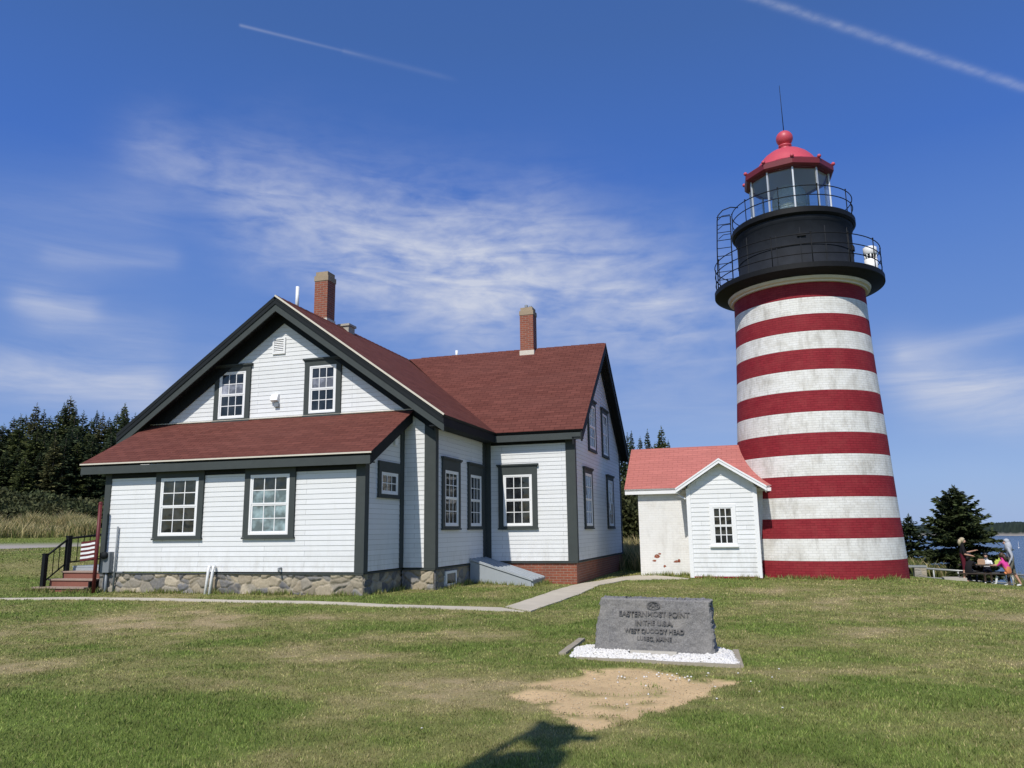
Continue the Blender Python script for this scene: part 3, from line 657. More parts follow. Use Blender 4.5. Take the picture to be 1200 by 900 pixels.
# loose looking corner stones
# roofs ------------------------------------------------------------
def roof(quads, name='roof', mat='roof', th=.09, edge='trimdark'):
    b = MB()
    for pts in quads:
        P = [np.array(p, float) for p in pts]; n = np.cross(P[1]-P[0], P[2]-P[0]); n /= np.linalg.norm(n)
        if n[2] < 0: P = P[::-1]; n = -n
        e = np.array([-n[1], n[0], 0]); e /= np.linalg.norm(e); s = np.cross(n, e)
        b.prism(P, tuple(-n*th), 0, 1, [(p@e, p@s) for p in P])
    return hb(b, name, [MT[mat], MT[edge]])
yb = 18.0
mr = roof([[(8.62, 1.55, 3.71), (8.62, yb, 3.71), (3.65, yb, 7.27), (3.65, 1.55, 7.27)], [(-1.38, 1.55, 3.70), (3.65, 1.55, 7.27), (3.65, yb, 7.27), (-1.38, yb, 3.70)]])
wr = roof([[(8.45, 5.62, 3.705), (11.24, 5.62, 3.705), (11.24, RY, RZ), (3.8, RY, RZ)], [(11.24, RY, RZ), (11.24, 14.38, 3.705), (8.45, 14.38, 3.705), (3.8, RY, RZ)]])
lr = roof([[(-.65, -.27, 2.695), (7.60, -.27, 2.68), (7.60, 2.03, 3.94), (-.65, 2.03, 3.955)]])
# thin pale drip edges seen along the eaves and rakes
b = MB(); b.bar((-.65, -.285, 2.672), (7.60, -.285, 2.657), .02, .035); hb(b, 'drip_edge', MT['cream'])
b = MB(); b.bar((3.65, 1.536, 7.265), (8.62, 1.536, 3.705), .022, .045); hb(b, 'drip_edge', MT['cream'])
b = MB(); b.bar((-.62, 2.015, 3.975), (7.58, 2.015, 3.962), .05, .02); hb(b, 'flashing', MT['cream'])
def fascia(a, c, h, t, mat='trim', dz=0, name='fascia', up=(0, 0, 1)):
    b = MB(); b.bar(np.array(a)+[0, 0, dz], np.array(c)+[0, 0, dz], t, h, up); return hb(b, name, MT[mat])
fascia((-.63, -.245, 2.51), (7.56, -.245, 2.495), .19, .035)
fascia((8.30, 5.655, 3.52), (11.2, 5.655, 3.52), .19, .035)
fascia((8.58, 1.62, 3.53), (8.58, 5.63, 3.53), .20, .035, 'trimdark')
# soffits
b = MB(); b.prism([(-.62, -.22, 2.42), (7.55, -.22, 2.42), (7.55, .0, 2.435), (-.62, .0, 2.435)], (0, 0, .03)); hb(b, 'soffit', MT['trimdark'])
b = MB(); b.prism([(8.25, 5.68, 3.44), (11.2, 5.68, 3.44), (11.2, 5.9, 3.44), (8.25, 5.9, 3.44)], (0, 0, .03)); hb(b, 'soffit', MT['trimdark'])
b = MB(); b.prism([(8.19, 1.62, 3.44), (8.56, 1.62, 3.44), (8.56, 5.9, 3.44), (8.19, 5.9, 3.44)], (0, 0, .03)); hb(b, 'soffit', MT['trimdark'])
for W, a, c, z0, z1 in ((WL, .16, 7.09, 2.30, 2.46), (WW, 8.37, 10.65, 3.36, 3.46)):
    b = MB(); b.prism([W(a, z0, .028), W(c, z0, .028), W(c, z1, .028), W(a, z1, .028)], tuple(-W.n*.04)); hb(b, 'frieze_board', MT['trimdark'])
# rake boards: vertical boards below the roof edge
def rake(a, c, drop, h, t, mat, off, name='rake_board'):
    """a, c: roof edge points; board hangs 'drop' below along z; off: horizontal thickness vector"""
    a = np.array(a, float); c = np.array(c, float); z = np.array([0, 0, 1.])
    b = MB(); b.prism([a-z*drop, c-z*drop, c-z*(drop+h), a-z*(drop+h)], tuple(off)); return hb(b, name, MT[mat])
LE, AP, RE = (-1.36, 1.56, 3.71), (3.65, 1.56, 7.27), (8.60, 1.56, 3.72)
for A, B in ((LE, AP), (AP, RE)):
    rake(A, B, .10, .13, 0, 'trimdark', (0, .06, 0), 'crown_moulding')
    a2, b2 = np.array(A)+[0, .025, 0], np.array(B)+[0, .025, 0]
    rake(a2, b2, .23, .20, 0, 'trim', (0, .035, 0))
    a3, b3 = np.array(A)+[0, .07, -.26], np.array(B)+[0, .07, -.26]; 
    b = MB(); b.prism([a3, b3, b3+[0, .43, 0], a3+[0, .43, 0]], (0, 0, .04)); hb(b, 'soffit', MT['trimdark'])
    A_, B_ = np.array(A), np.array(B); a4 = A_ if A_[0] > 0 else A_+(B_-A_)*.09; b4 = B_ if B_[0] < 5 else B_+(A_-B_)*.09; a4, b4 = a4+[0, .44, -.24], b4+[0, .44, -.24]; rake(a4, b4, .02, .40, 0, 'trimdark', (0, .05, 0), 'frieze_board')
for A, B in (((11.22, 5.63, 3.71), (11.22, RY, RZ)), ((11.22, RY, RZ), (11.22, 14.36, 3.71))):
    rake(A, B, .08, .28, 0, 'trimdark', (-.05, 0, 0))
    a3, b3 = np.array(A)+[-.06, 0, -.26], np.array(B)+[-.06, 0, -.26]
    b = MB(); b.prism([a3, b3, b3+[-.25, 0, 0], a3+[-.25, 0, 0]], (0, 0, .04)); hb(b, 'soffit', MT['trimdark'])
    rake(np.array(A)+[-.25, 0, -.22], np.array(B)+[-.25, 0, -.22], .02, .2, 0, 'trimdark', (-.05, 0, 0), 'frieze_board')
for x, s in ((7.57, -1), (-.62, 1)):
    A, B = (x, -.25, 2.70), (x, 2.02, 3.94)
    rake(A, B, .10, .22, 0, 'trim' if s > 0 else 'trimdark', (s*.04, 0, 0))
b = MB(); b.prism([(7.34, -.2, 2.46), (7.52, -.2, 2.46), (7.52, 2.02, 3.68), (7.34, 2.02, 3.68)], (0, 0, .03)); hb(b, 'soffit', MT['trimdark'])
# right wall of the lean-to above eave height: triangular board
b = MB()
b.prism([(7.30, .05, 2.72), (7.30, 2.04, 2.72), (7.30, 2.04, 3.75), (7.30, .05, 2.74)], (-.06, 0, 0)); hb(b, 'wall', MT['clap'])
# windows ----------------------------------------------------------
def window(W, u0, z0, u1, z1, tr=.13, cap=True, rows=(2, 2), cols=3, pane='pane', trim='trim', sill=True, headextra=.0, rowm=None, parent=None, sashw=.052, frame='white', labels=None):
    f = MB(); t = .058
    def bd(a, b_, c, d, n0, n1): f.prism([W(a, b_, n1), W(c, b_, n1), W(c, d, n1), W(a, d, n1)], tuple(-W.n*(n1-n0)))
    bd(u0, z0, u0+tr, z1, 0, t); bd(u1-tr, z0, u1, z1, 0, t); bd(u0+tr, z1-tr*1.05-headextra, u1-tr, z1, 0, t)
    if cap: bd(u0-.05, z1+.002, u1+.05, z1+.05, 0, .10); bd(u0-.03, z1-.03, u1+.03, z1, .058, .075)
    if sill: bd(u0-.02, z0-.045, u1+.02, z0-.002, 0, .075)
    bd(u0+tr, z0, u1-tr, z0+.05, 0, t)
    fr = hb(f, 'window', MT[trim]) if parent is None else f.build('window', MT[trim], parent)
    a, c, lo, hi2 = u0+tr+.002, u1-tr-.002, z0+.052, z1-tr*1.05-headextra-.002
    s = MB(); p = MB()
    def sb(x0, y0, x1, y1, n0, n1): n1 += .014; s.prism([W(x0, y0, n1), W(x1, y0, n1), W(x1, y1, n1), W(x0, y1, n1)], tuple(-W.n*(n1-n0)))
    # outer white casing
    k = .045
    sb(a, lo, a+k, hi2, 0, .036); sb(c-k, lo, c, hi2, 0, .036); sb(a+k, hi2-k, c-k, hi2, 0, .036); sb(a+k, lo, c-k, lo+k, 0, .038)
    a, c, lo, hi2 = a+k, c-k, lo+k, hi2-k
    mid = lo+(hi2-lo)*rows[0]/sum(rows) if len(rows) > 1 else None
    secs = [(lo, mid, rows[0], .020), (mid, hi2, rows[1], .028)] if mid else [(lo, hi2, rows[0], .026)]
    for (q0, q1, nr, dn) in secs:
        w = sashw*.75
        sb(a, q0, a+w, q1, 0, dn); sb(c-w, q0, c, q1, 0, dn); sb(a+w, q1-w*.8, c-w, q1, 0, dn); sb(a+w, q0, c-w, q0+w, 0, dn)
        x0, x1, y0, y1 = a+w, c-w, q0+w, q1-w*.8; mw = .021
        for i in range(1, cols): x = x0+(x1-x0)*i/cols; sb(x-mw/2, y0, x+mw/2, y1, 0, dn-.003)
        for j in range(1, nr):
            y = y0+(y1-y0)*j/nr
            for i in range(cols):
                xa = x0+(x1-x0)*i/cols+(mw/2 if i else 0); xb = x0+(x1-x0)*(i+1)/cols-(mw/2 if i < cols-1 else 0); sb(xa, y-mw/2, xb, y+mw/2, 0, dn-.003)
        q_ = dn+.001; base = 0 if q0 == lo else rows[0]
        for j in range(nr): ya, yb_ = y0+(y1-y0)*j/nr, y0+(y1-y0)*(j+1)/nr; p.poly([W(x0, ya, q_), W(x1, ya, q_), W(x1, yb_, q_), W(x0, yb_, q_)], rowm[base+j] if rowm else 0)
        # interior depth: dark box or blind just behind the glass is part of the pane material
    s.build('sash', MT[frame], fr); p.build('pane', [MT['pane'], MT[pane]], fr)
    return fr
window(WL, 1.55, .80, 2.97, 2.42, .15, False, sill=True)
window(WL, 4.14, .80, 5.52, 2.42, .15, False, pane='paneblind', rowm=(1, 1, 1, 0))
window(WG, 1.50, 3.97, 2.66, 5.50, .15, True, pane='panecurtain', rowm=(0, 0, 1, 0))
window(WG, 4.37, 3.97, 5.48, 5.48, .15, True, pane='panecurtain', rowm=(0, 0, 1, 0))
window(WW, 8.60, .94, 9.78, 2.74, .15, True, headextra=.10)
window(WMS, 2.48, .95, 3.74, 2.72, .15, True, headextra=.13)
window(WMS, 4.38, .95, 5.60, 2.72, .15, True, headextra=.13)
window(WLS, .62, 1.72, 1.80, 2.55, .13, False, rows=(2,), headextra=.12)
window(WWS, 7.05, .92, 8.30, 2.70, .13, True)
window(WWS, 10.95, .92, 12.2, 2.70, .13, True)
window(WWS, 7.95, 3.35, 9.2, 4.98, .13, True, pane='panecurtain')
window(WWS, 10.3, 3.35, 11.5, 4.98, .13, True, pane='panecurtain')
# cellar window in the foundation
b = MB(); W = WMS; z0, z1, a, c = -.50, -.13, 2.75, 3.5
for q in ((a, z0, a+.07, z1), (c-.07, z0, c, z1), (a+.07, z1-.06, c-.07, z1), (a+.07, z0, c-.07, z0+.06)): b.prism([W(q[0], q[1], .035), W(q[2], q[1], .035), W(q[2], q[3], .035), W(q[0], q[3], .035)], tuple(-W.n*.08))
cw = hb(b, 'window', MT['white'])
b = MB(); b.poly([W(a+.07, z0+.06, .022), W(c-.07, z0+.06, .022), W(c-.07, z1-.06, .022), W(a+.07, z1-.06, .022)]); b.build('pane', MT['pane'], cw)
# gable vent and exhaust hood
b = MB(); a, c, z0, z1 = 3.32, 3.72, 5.74, 6.2
for q in ((a, z0, a+.05, z1), (c-.05, z0, c, z1), (a+.05, z1-.05, c-.05, z1), (a+.05, z0, c-.05, z0+.05)): b.prism([WG(q[0], q[1], .05), WG(q[2], q[1], .05), WG(q[2], q[3], .05), WG(q[0], q[3], .05)], (0, .06, 0))
vf = hb(b, 'louvre_vent', MT['white'])
b = MB()
for k in range(7):
    z = z0+.06+k*.05; b.prism([WG(a+.05, z, .045), WG(c-.05, z, .045), WG(c-.05, z+.035, .02), WG(a+.05, z+.035, .02)], (0, .006, -.006))
b.poly([WG(a+.05, z0+.05, .019), WG(c-.05, z0+.05, .019), WG(c-.05, z1-.05, .019), WG(a+.05, z1-.05, .019)], 1)
b.build('louvre', [MT['white'], MT['grey']], vf)
pe = at_y(323, 467, 2.04); b = MB(); x, z = pe[0], pe[2]
b.prism([(x-.11, 1.93, z-.06), (x-.11, 2.04, z-.10), (x-.11, 2.04, z+.12), (x-.11, 1.99, z+.10)], (.22, 0, 0)); hb(b, 'exhaust_hood', MT['white'])
pe = at_y(325, 474, 2.04); b = MB(); b.box((pe[0]-.07, 1.98, pe[2]-.07), (pe[0]+.07, 2.04, pe[2]+.03)); hb(b, 'vent_flap', MT['grey'])
# chimneys
def chimney(x0, x1, y0, y1, z0, z1, capz, pots, flash=True):
    b = MB(); b.box((x0, y0, z0), (x1, y1, z1))
    ch = b.build('chimney', MT['brick'], house); ch.location = tuple(-HO)
    for f, pl in zip(ch.data.polygons, ch.data.polygons): pass
    c = MB(); c.box((x0-.015, y0-.015, z1), (x1+.015, y1+.015, z1+capz*.55)); c.box((x0+.02, y0+.02, z1+capz*.55), (x1-.02, y1-.02, z1+capz)); c.build('chimney_cap', MT['capstone'], ch)
    if flash: c = MB(); c.box((x0-.02, y0-.02, z0+.1), (x1+.02, y1+.02, flash)); c.build('flashing', MT['cream'], ch)
    if pots:
        c = MB()
        for px, py, h in pots: c.tube([(px, py, z1+capz-.01), (px, py, z1+capz+h)], .06, 10)
        c.build('flue', MT['grey'], ch)
    return ch
chimney(3.06, 3.52, 4.48, 4.95, 6.6, 8.64, .3, [], 7.42)
chimney(8.23, 8.72, 9.68, 10.14, 6.6, 8.42, .28, [(8.42, 9.9, .14), (8.56, 9.95, .1)], 7.12)
b = MB(); b.box((3.52, 5.25, 6.9), (3.86, 5.65, 7.33)); b.box((3.48, 5.21, 7.33), (3.90, 5.69, 7.4)); hb(b, 'roof_curb', MT['concrete'])
b = MB(); b.tube([(3.62, 2.67, 7.1), (3.62, 2.67, 7.86)], .05, 12); hb(b, 'vent_pipe', MT['white'])
b = MB(); b.tube([(5.68, 10.05, 7.1), (5.68, 10.05, 7.42)], .05, 12); hb(b, 'vent_pipe', MT['white'])
# ridge caps
b = MB()
for k in range(40): b.prism([(3.65-.14, 1.6+.3*k, 7.18), (3.65-.14, 1.88+.3*k, 7.17), (3.65, 1.88+.3*k, 7.285), (3.65, 1.6+.3*k, 7.295)], (0, 0, -.012)); b.prism([(3.65, 1.6+.3*k, 7.295), (3.65, 1.88+.3*k, 7.285), (3.79, 1.88+.3*k, 7.17), (3.79, 1.6+.3*k, 7.18)], (0, 0, -.012))
hb(b, 'ridge_cap', MT['roof'])
b = MB()
for k in range(23): b.prism([(4.3+.3*k, RY-.14, RZ-.10), (4.58+.3*k, RY-.14, RZ-.11), (4.58+.3*k, RY, RZ+.012), (4.3+.3*k, RY, RZ+.022)], (0, 0, -.012)); b.prism([(4.3+.3*k, RY, RZ+.022), (4.58+.3*k, RY, RZ+.012), (4.58+.3*k, RY+.14, RZ-.11), (4.3+.3*k, RY+.14, RZ-.10)], (0, 0, -.012))
hb(b, 'ridge_cap', MT['roof'])
# small fittings on the front wall
def small(name, parts, mat):
    b = MB()
    for q in parts: b.tube(q[0], q[1], 8) if isinstance(q[0], list) else b.box(*q)
    return hb(b, name, MT[mat])
p = at_y(127.5, 657, -.02); mx = p[0]
mb_ = small('electric_meter_box', [((mx-.13, -.14, -.02), (mx+.13, -.02, .48))], 'grey')
b = MB(); b.tube([(mx, -.14, .40), (mx, -.22, .40)], .085, 16); b.build('meter', MT['trimdark'], mb_)
small('conduit', [([(mx+.24, -.06, -.6), (mx+.24, -.06, 1.1)], .022), ([(mx, -.06, -.02), (mx, -.06, -.7)], .035)], 'grey')
p = at_y(245, 668, -.05)
b = MB()
for dx in (0, .12):
    x = p[0]+dx; b.tube([(x+.04, -.05, .12), (x+.06, -.13, .12), (x+.06, -.15, .02), (x+.03, -.20, -.62)], .034, 10)
hb(b, 'vent_pipe', MT['white'])
small('hose_tap', [([(at_y(330, 664, 0)[0], 0, .08), (at_y(330, 664, 0)[0], -.12, .08), (at_y(330, 664, 0)[0]+.02, -.13, .0)], .025)], 'grey')
b = MB(); b.box((7.30, 1.45, 3.0), (7.36, 1.6, 3.18)); hb(b, 'wall_lamp', MT['white'])
# cellar bulkhead
hx0, hx1, hy0, hy1 = 8.19, 9.93, 4.55, 5.80
hat = empty('cellar_hatch', (9, 5.2, -.55)); tag(hat, 'grey sloping cellar hatch in the corner between the two house wings', 'cellar hatch')
def hc(b, n, m): o = b.build(n, m, hat); o.location = (-9, -5.2, .55); return o
b = MB()
for y in (hy0, hy1-.06): b.prism([(hx0, y, -.75), (hx1, y, -.75), (hx1, y, -.47), (hx0, y, .06)], (0, .06, 0))
b.box((hx1-.002, hy0+.03, -.75), (hx1+.05, hy1-.03, -.47)); hc(b, 'side_board', MT['hatch'])
sl = (.53)/(hx1-hx0)
for k in range(2):
    y0 = hy0-.03+k*.657; b = MB(); f = lambda x: .075-sl*(x-hx0)
    b.prism([(hx0, y0, f(hx0)), (hx1+.06, y0, f(hx1+.06)), (hx1+.06, y0+.65, f(hx1+.06)), (hx0, y0+.65, f(hx0))], (0, 0, .035)); d = hc(b, 'door', MT['hatchlight'])
    b = MB()
    for yy in (y0+.02, y0+.3, y0+.57): b.prism([(hx0, yy, f(hx0)+.037), (hx1+.05, yy, f(hx1+.05)+.037), (hx1+.05, yy+.06, f(hx1+.05)+.037), (hx0, yy+.06, f(hx0)+.037)], (0, 0, .022))
    b.build('batten', MT['hatchlight'], d)
# porch steps on the left
st = empty('porch_steps', (-1, .5, -.5)); tag(st, 'worn red wooden steps with black iron railing at the left side of the house', 'steps')
def sc_(b, n, m): o = b.build(n, m, st); o.location = (1, -.5, .5); return o
for k, (x0, x1, y0, z) in enumerate(((-1.95, -.28, -.2, -.38), (-1.8, -.3, .12, -.2), (-1.7, -.3, .44, -.02))):
    b = MB(); b.box((x0, y0, z-.035), (x1, y0+.34, z)); sc_(b, 'tread', MT['tread'])
    b = MB(); b.box((x0+.05, y0+.03, z-.8 if k == 0 else z-.215), (x1-.02, y0+.07, z-.037)); sc_(b, 'riser', MT['stepred'])
b = MB()
for k in range(9): b.box((-1.72, .80+k*.16, .06), (-.04, .95+k*.16, .10))
b.box((-1.68, .78, -.6), (-.05, .84, .055)); b.box((-1.68, .85, -.6), (-1.62, 2.2, .055)); sc_(b, 'landing', MT['hatch'])
def railing(pts_top, pts_bot, nbal, name='railing'):
    b = MB(); b.tube(pts_top, .028, 8); b.tube(pts_bot, .02, 8)
    for k in range(nbal):
        t = (k+.5)/nbal; b.tube([np.array(pts_bot[0])*(1-t)+np.array(pts_bot[-1])*t, np.array(pts_top[0])*(1-t)+np.array(pts_top[-1])*t], .011, 6)
    return sc_(b, name, MT['black'])
for x, y, z0, z1 in ((-1.75, -.05, -.6, .42), (-1.66, .55, -.55, .86), (-1.66, 2.15, -.5, 1.0), (-.16, 2.2, 0, 1.0)):
    b = MB(); b.box((x-.05, y-.05, z0), (x+.05, y+.05, z1)); b.box((x-.06, y-.06, z1), (x+.06, y+.06, z1+.03)); sc_(b, 'newel_post', MT['black'])
railing([(-1.75, -.05, .36), (-1.66, .55, .82)], [(-1.75, -.05, -.28), (-1.66, .55, .2)], 4)
railing([(-1.66, .55, .82), (-1.66, 2.15, .95)], [(-1.66, .55, .2), (-1.66, 2.15, .28)], 8)
railing([(-1.66, 2.15, .95), (-.16, 2.2, .95)], [(-1.66, 2.15, .28), (-.16, 2.2, .28)], 8)
b = MB(); b.tube([(-1.2, 1.9, .10), (-1.1, 1.9, .75), (-.75, 1.95, 1.0), (-.35, 1.95, 1.06), (-.2, 1.95, 1.12)], .035, 8); sc_(b, 'handrail', MT['black'])
b = MB(); b.box((-.30, -.05, -.62), (-.26, .4, -.25)); sc_(b, 'stringer', MT['black'])
# dark red post with striped flag
po = empty('flag_post', (.13, -.3, -.5)); tag(po, 'slim dark red post with small striped flag at the left corner of the house', 'post')
b = MB(); b.tube([(0, 0, -.1), (0, 0, 2.16)], .045, 12); b.sphere((0, 0, 2.17), .05); b.build('post', MT['redpost'], po)
b = MB(); n = 9; w = .42
for k in range(n):
    for q in range(6):
        x0, x1 = -.05-w*q/6, -.05-w*(q+1)/6; yy = lambda x: .03*math.sin(x*16); zz = lambda x: .12*x
        z0, z1 = .82+.052*k, .82+.052*(k+1)
        b.prism([(x0, yy(x0), z0+zz(x0)), (x1, yy(x1), z0+zz(x1)), (x1, yy(x1), z1+zz(x1)), (x0, yy(x0), z1+zz(x0))], (0, .006, 0), k % 2)
b.build('flag', [MT['redpost'], MT['white']], po)
# ------------------------------------------------------------------ lighthouse
LX, LY = 17.671, 10.882; az0 = rad(4.12); FD = np.array([math.sin(az0), math.cos(az0)]); RD = np.array([math.cos(az0), -math.sin(az0)])
LT = empty('lighthouse', (LX, LY, -.7)); tag(LT, 'tall round lighthouse painted in red and white bands with black gallery and red lantern roof', 'lighthouse')
def lp(b, n, m, par=None): return b.build(n, m, par or LT)
PH = -az0    # phase 0 faces the camera side
zo = .7
def pol(r, phi, z):
    """polar about the axis: phi 0 towards the viewer, positive to the right"""
    d = -FD*math.cos(phi)+RD*math.sin(phi); return np.array([d[0]*r, d[1]*r, z+zo])
BND = [-1.2, -.12, .51, 1.09, 1.71, 2.34, 2.97, 3.62, 4.26, 4.91, 5.56, 6.21, 6.78, 7.33, 7.86, 8.37]
def rad_at(z): return float(np.interp(z, [-1.2, -.67, -.1, .51, 1.08, 1.7, 2.4, 3.5, 4.5, 5.5, 6.6, 7.4, 8.3], [2.53, 2.50, 2.485, 2.45, 2.41, 2.378, 2.342, 2.29, 2.235, 2.175, 2.122, 2.10, 2.08]))
prof = []; mats = []
for k in range(len(BND)-1):
    n = 4
    for q in range(n):
        z = BND[k]+(BND[k+1]-BND[k])*q/n; prof.append((rad_at(z), z+zo)); mats.append(k % 2)
prof.append((rad_at(8.37), 8.37+zo))
b = MB(); b.lathe(prof, (0, 0), 96, mats, PH); lp(b, 'tower', [MT['tred'], MT['twhite']])
b = MB(); b.lathe([(2.07, 8.345+zo), (2.15, 8.35+zo), (2.16, 8.40+zo), (2.24, 8.43+zo), (2.27, 8.51+zo), (2.0, 8.53+zo)], (0, 0), 96, 0, PH, False); lp(b, 'cornice', MT['cream'])
b = MB(); b.lathe([(2.0, 8.53+zo), (2.30, 8.52+zo), (2.56, 8.60+zo), (2.66, 8.64+zo), (2.70, 8.64+zo), (2.70, 8.80+zo), (2.62, 8.83+zo), (1.8, 8.86+zo)], (0, 0), 96, 0, PH, False); lp(b, 'gallery_deck', MT['black'])
b = MB(); b.lathe([(1.86, 8.84+zo), (1.86, 8.95+zo), (1.845, 8.96+zo), (1.845, 10.5+zo), (1.90, 10.55+zo), (1.90, 10.66+zo)], (0, 0), 96, 0, PH)
wr_ = lp(b, 'watch_room', MT['drum'])
b = MB()
for ph, z0, z1 in ((-.28, 9.0, 10.1), (.12, 9.0, 10.25), (.55, 9.0, 10.3), (-.9, 9.0, 10.4), (1.1, 9, 10.4)):
    b.bar(pol(1.853, ph, z0), pol(1.853, ph, z1), .02, .03, RD.tolist()+[0])
b.lathe([(1.85, 9.66+zo), (1.862, 9.665+zo), (1.862, 9.69+zo), (1.85, 9.70+zo)], (0, 0), 64, 0, PH)
b.build('seam_plate', MT['drum'], wr_)
for ph, z, w, h in ((.14, 10.0, .13, .09), (1.35, 9.8, .12, .16)):
    b = MB(); c = pol(1.87, ph, z); t = RD*math.cos(ph)+FD*math.sin(ph); b.bar(c-np.array([*t, 0])*w, c+np.array([*t, 0])*w, .05, h); b.build('vent_hatch', MT['black'], wr_)
b = MB(); b.lathe([(1.86, 10.66+zo), (1.93, 10.66+zo), (2.0, 10.72+zo), (2.0, 10.88+zo), (1.95, 10.92+zo), (1.2, 10.94+zo)], (0, 0), 96, 0, PH, False); lp(b, 'upper_deck', MT['black'])
# lantern: ten sides
V0 = rad(7.2); N10 = 10; ang = [V0+2*math.pi*k/N10 for k in range(N10)]; RL = 1.31
b = MB()
for k in range(N10):
    a, c = ang[k], ang[(k+1) % N10]; q = [pol(RL, a, 10.94), pol(RL, c, 10.94), pol(RL, c, 11.06), pol(RL, a, 11.06)]; b.prism(q, tuple(-.05*(q[0]+q[1])*np.array([.5, .5, 0])))
lan = lp(b, 'lantern', MT['black'])
b = MB()
for a in ang: b.bar(pol(RL+.01, a, 11.0), pol(RL+.01, a, 12.62), .05, .05, [*(-FD*math.cos(a)+RD*math.sin(a)), 0])
b.build('glazing_bar', MT['steel'], lan)
for k in range(N10):
    a, c = ang[k], ang[(k+1) % N10]; b = MB(); q = [pol(RL-.02, a, 11.07), pol(RL-.02, c, 11.07), pol(RL-.02, c, 12.6), pol(RL-.02, a, 12.6)]
    b.prism(q, tuple(-.012*(q[0]+q[1])*np.array([.5, .5, 0]))); b.build('pane', MT['lglass'], lan)
b = MB(); b.lathe([(1.15, 10.95+zo), (1.15, 10.97+zo), (.0, 10.97+zo)], (0, 0), 24, 0); b.build('lantern_floor', MT['grey'], lan)
b = MB(); b.lathe([(1.29, 12.58+zo), (.98, 13.0+zo), (.6, 13.35+zo), (.0, 13.45+zo)], (0, 0), 24, 0); b.build('lantern_ceiling', MT['white'], lan)
# lens
pr = [(.30, 10.97+zo), (.30, 11.25+zo)]
z = 11.25
while z < 12.35:
    r = .50*math.sqrt(max(0, 1-((z-11.8)/.72)**2))+.05; pr += [(r, z+zo), (r+.035, z+.03+zo), (r+.01, z+.055+zo)]; z += .065
pr += [(.05, 12.42+zo), (.0, 12.43+zo)]
b = MB(); b.lathe(pr, (0, 0), 32, 0, 0, False); b.build('fresnel_lens', MT['lens'], lan)
# eave and dome
b = MB()
for k in range(N10):
    a, c = ang[k], ang[(k+1) % N10]
    P = lambda r, z: (pol(r, a, z), pol(r, c, z))
    rings = [(RL-.06, 12.57), (1.45, 12.60), (1.50, 12.66), (1.50, 12.84), (1.47, 12.88), (1.05, 13.08)]
    for (r0, z0), (r1, z1) in zip(rings[:-1], rings[1:]): A, B = P(r0, z0), P(r1, z1); b.poly([A[0], A[1], B[1], B[0]], 0 if r1 != 1.05 else 1)
rf = lp(b, 'lantern_roof', [MT['eavered'], MT['domered']])
b = MB(); b.lathe([(1.08, 13.05+zo), (1.03, 13.12+zo), (.98, 13.22+zo), (.88, 13.38+zo), (.74, 13.54+zo), (.56, 13.68+zo), (.36, 13.77+zo), (.23, 13.80+zo), (.20, 13.84+zo), (.18, 13.92+zo), (.22, 13.95+zo), (.225, 13.99+zo), (.16, 14.01+zo)], (0, 0), 40, 0, PH); b.build('dome', MT['domered'], rf)
b = MB(); b.sphere((0, 0, 14.26+zo), .285, 24, 16); vb = b.build('ventilator_ball', MT['domered'], rf)
b = MB(); b.tube([(0, 0, 14.5+zo), (-.02*RD[0], -.02*RD[1], 16.32+zo)], [.016, .008], 6); b.build('lightning_rod', MT['black'], rf)
for a in ang: b = MB(); b.sphere(pol(1.5, a, 12.9), .065, 10, 6); b.build('drip_knob', MT['domered'], rf)
def ring(r, z, t=.016, n=64): return [pol(r, 2*math.pi*k/n, z) for k in range(n)]
def rail(r, z0, tops, nposts, ph0=0, name='railing'):
    b = MB()
    for z in tops: b.tube(ring(r, z), .016, 6, 0, False, True)
    for k in range(nposts): a = ph0+2*math.pi*k/nposts; b.tube([pol(r, a, z0), pol(r, a, tops[0]+.03)], .016, 6); b.sphere(pol(r, a, tops[0]+.04), .028, 8, 5)
    return lp(b, name, MT['black'])
rail(2.64, 8.78, (9.74, 9.42, 9.1), 14, .2)
rail(1.95, 10.86, (11.62, 11.30), 10, rad(-10))
# ladder at the left of the watch room
b = MB()
L = lambda r, z, o=0: pol(r, rad(-90), z) + np.array([*(-FD*o), 0])
b.tube([L(2.58, 8.84, .05), L(2.52, 10.6, .05), L(2.46, 11.6, .05), L(2.42, 11.78, .05), L(2.25, 11.95, .05), L(1.97, 12.02, .05), L(1.72, 11.98, .0)], .02, 8)
b.tube([L(2.06, 8.84, .05), L(2.03, 10.6, .05), L(2.0, 11.7, .05)], .02, 8)
for k in range(10): z = 9.1+.29*k; b.tube([L(2.57-.01*k, z, .05), L(2.06-.006*k, z, .05)], .013, 6)
lp(b, 'ladder', MT['black'])
b = MB()
for rr, ph in ((.30, 0),):
    for z in (10.9, 11.25, 11.6): b.tube([L(2.45, z, .05), L(2.25, z, .40), L(1.98, z, .42)], .012, 6)
lp(b, 'ladder_guard', MT['black'])
# fog sensor cylinder at the right of the gallery: a thing of its own
fx = np.array([LX, LY])+RD*2.33+FD*-.12
fb = empty('fog_detector', (fx[0], fx[1], 8.85)); tag(fb, 'white drum shaped fog detector on the black lighthouse gallery', 'fog detector')
b = MB(); b.lathe([(.2, 0.03), (.2, .58)], (0, 0), 24, 0, 0, True, True); b.lathe([(.2, .74), (.21, .75), (.21, .98), (.15, 1.02)], (0, 0), 24, 0, 0, True, True); b.build('housing', MT['white'], fb)
b = MB(); b.lathe([(.16, .58), (.16, .74)], (0, 0), 16, 0, 0, True); b.build('core', MT['black'], fb)
b = MB()
for k in range(10): a = k*math.pi/5+.2; b.tube([(.175*math.cos(a), .175*math.sin(a), .57), (.175*math.cos(a), .175*math.sin(a), .75)], .024, 6)
b.build('strut', MT['white'], fb)
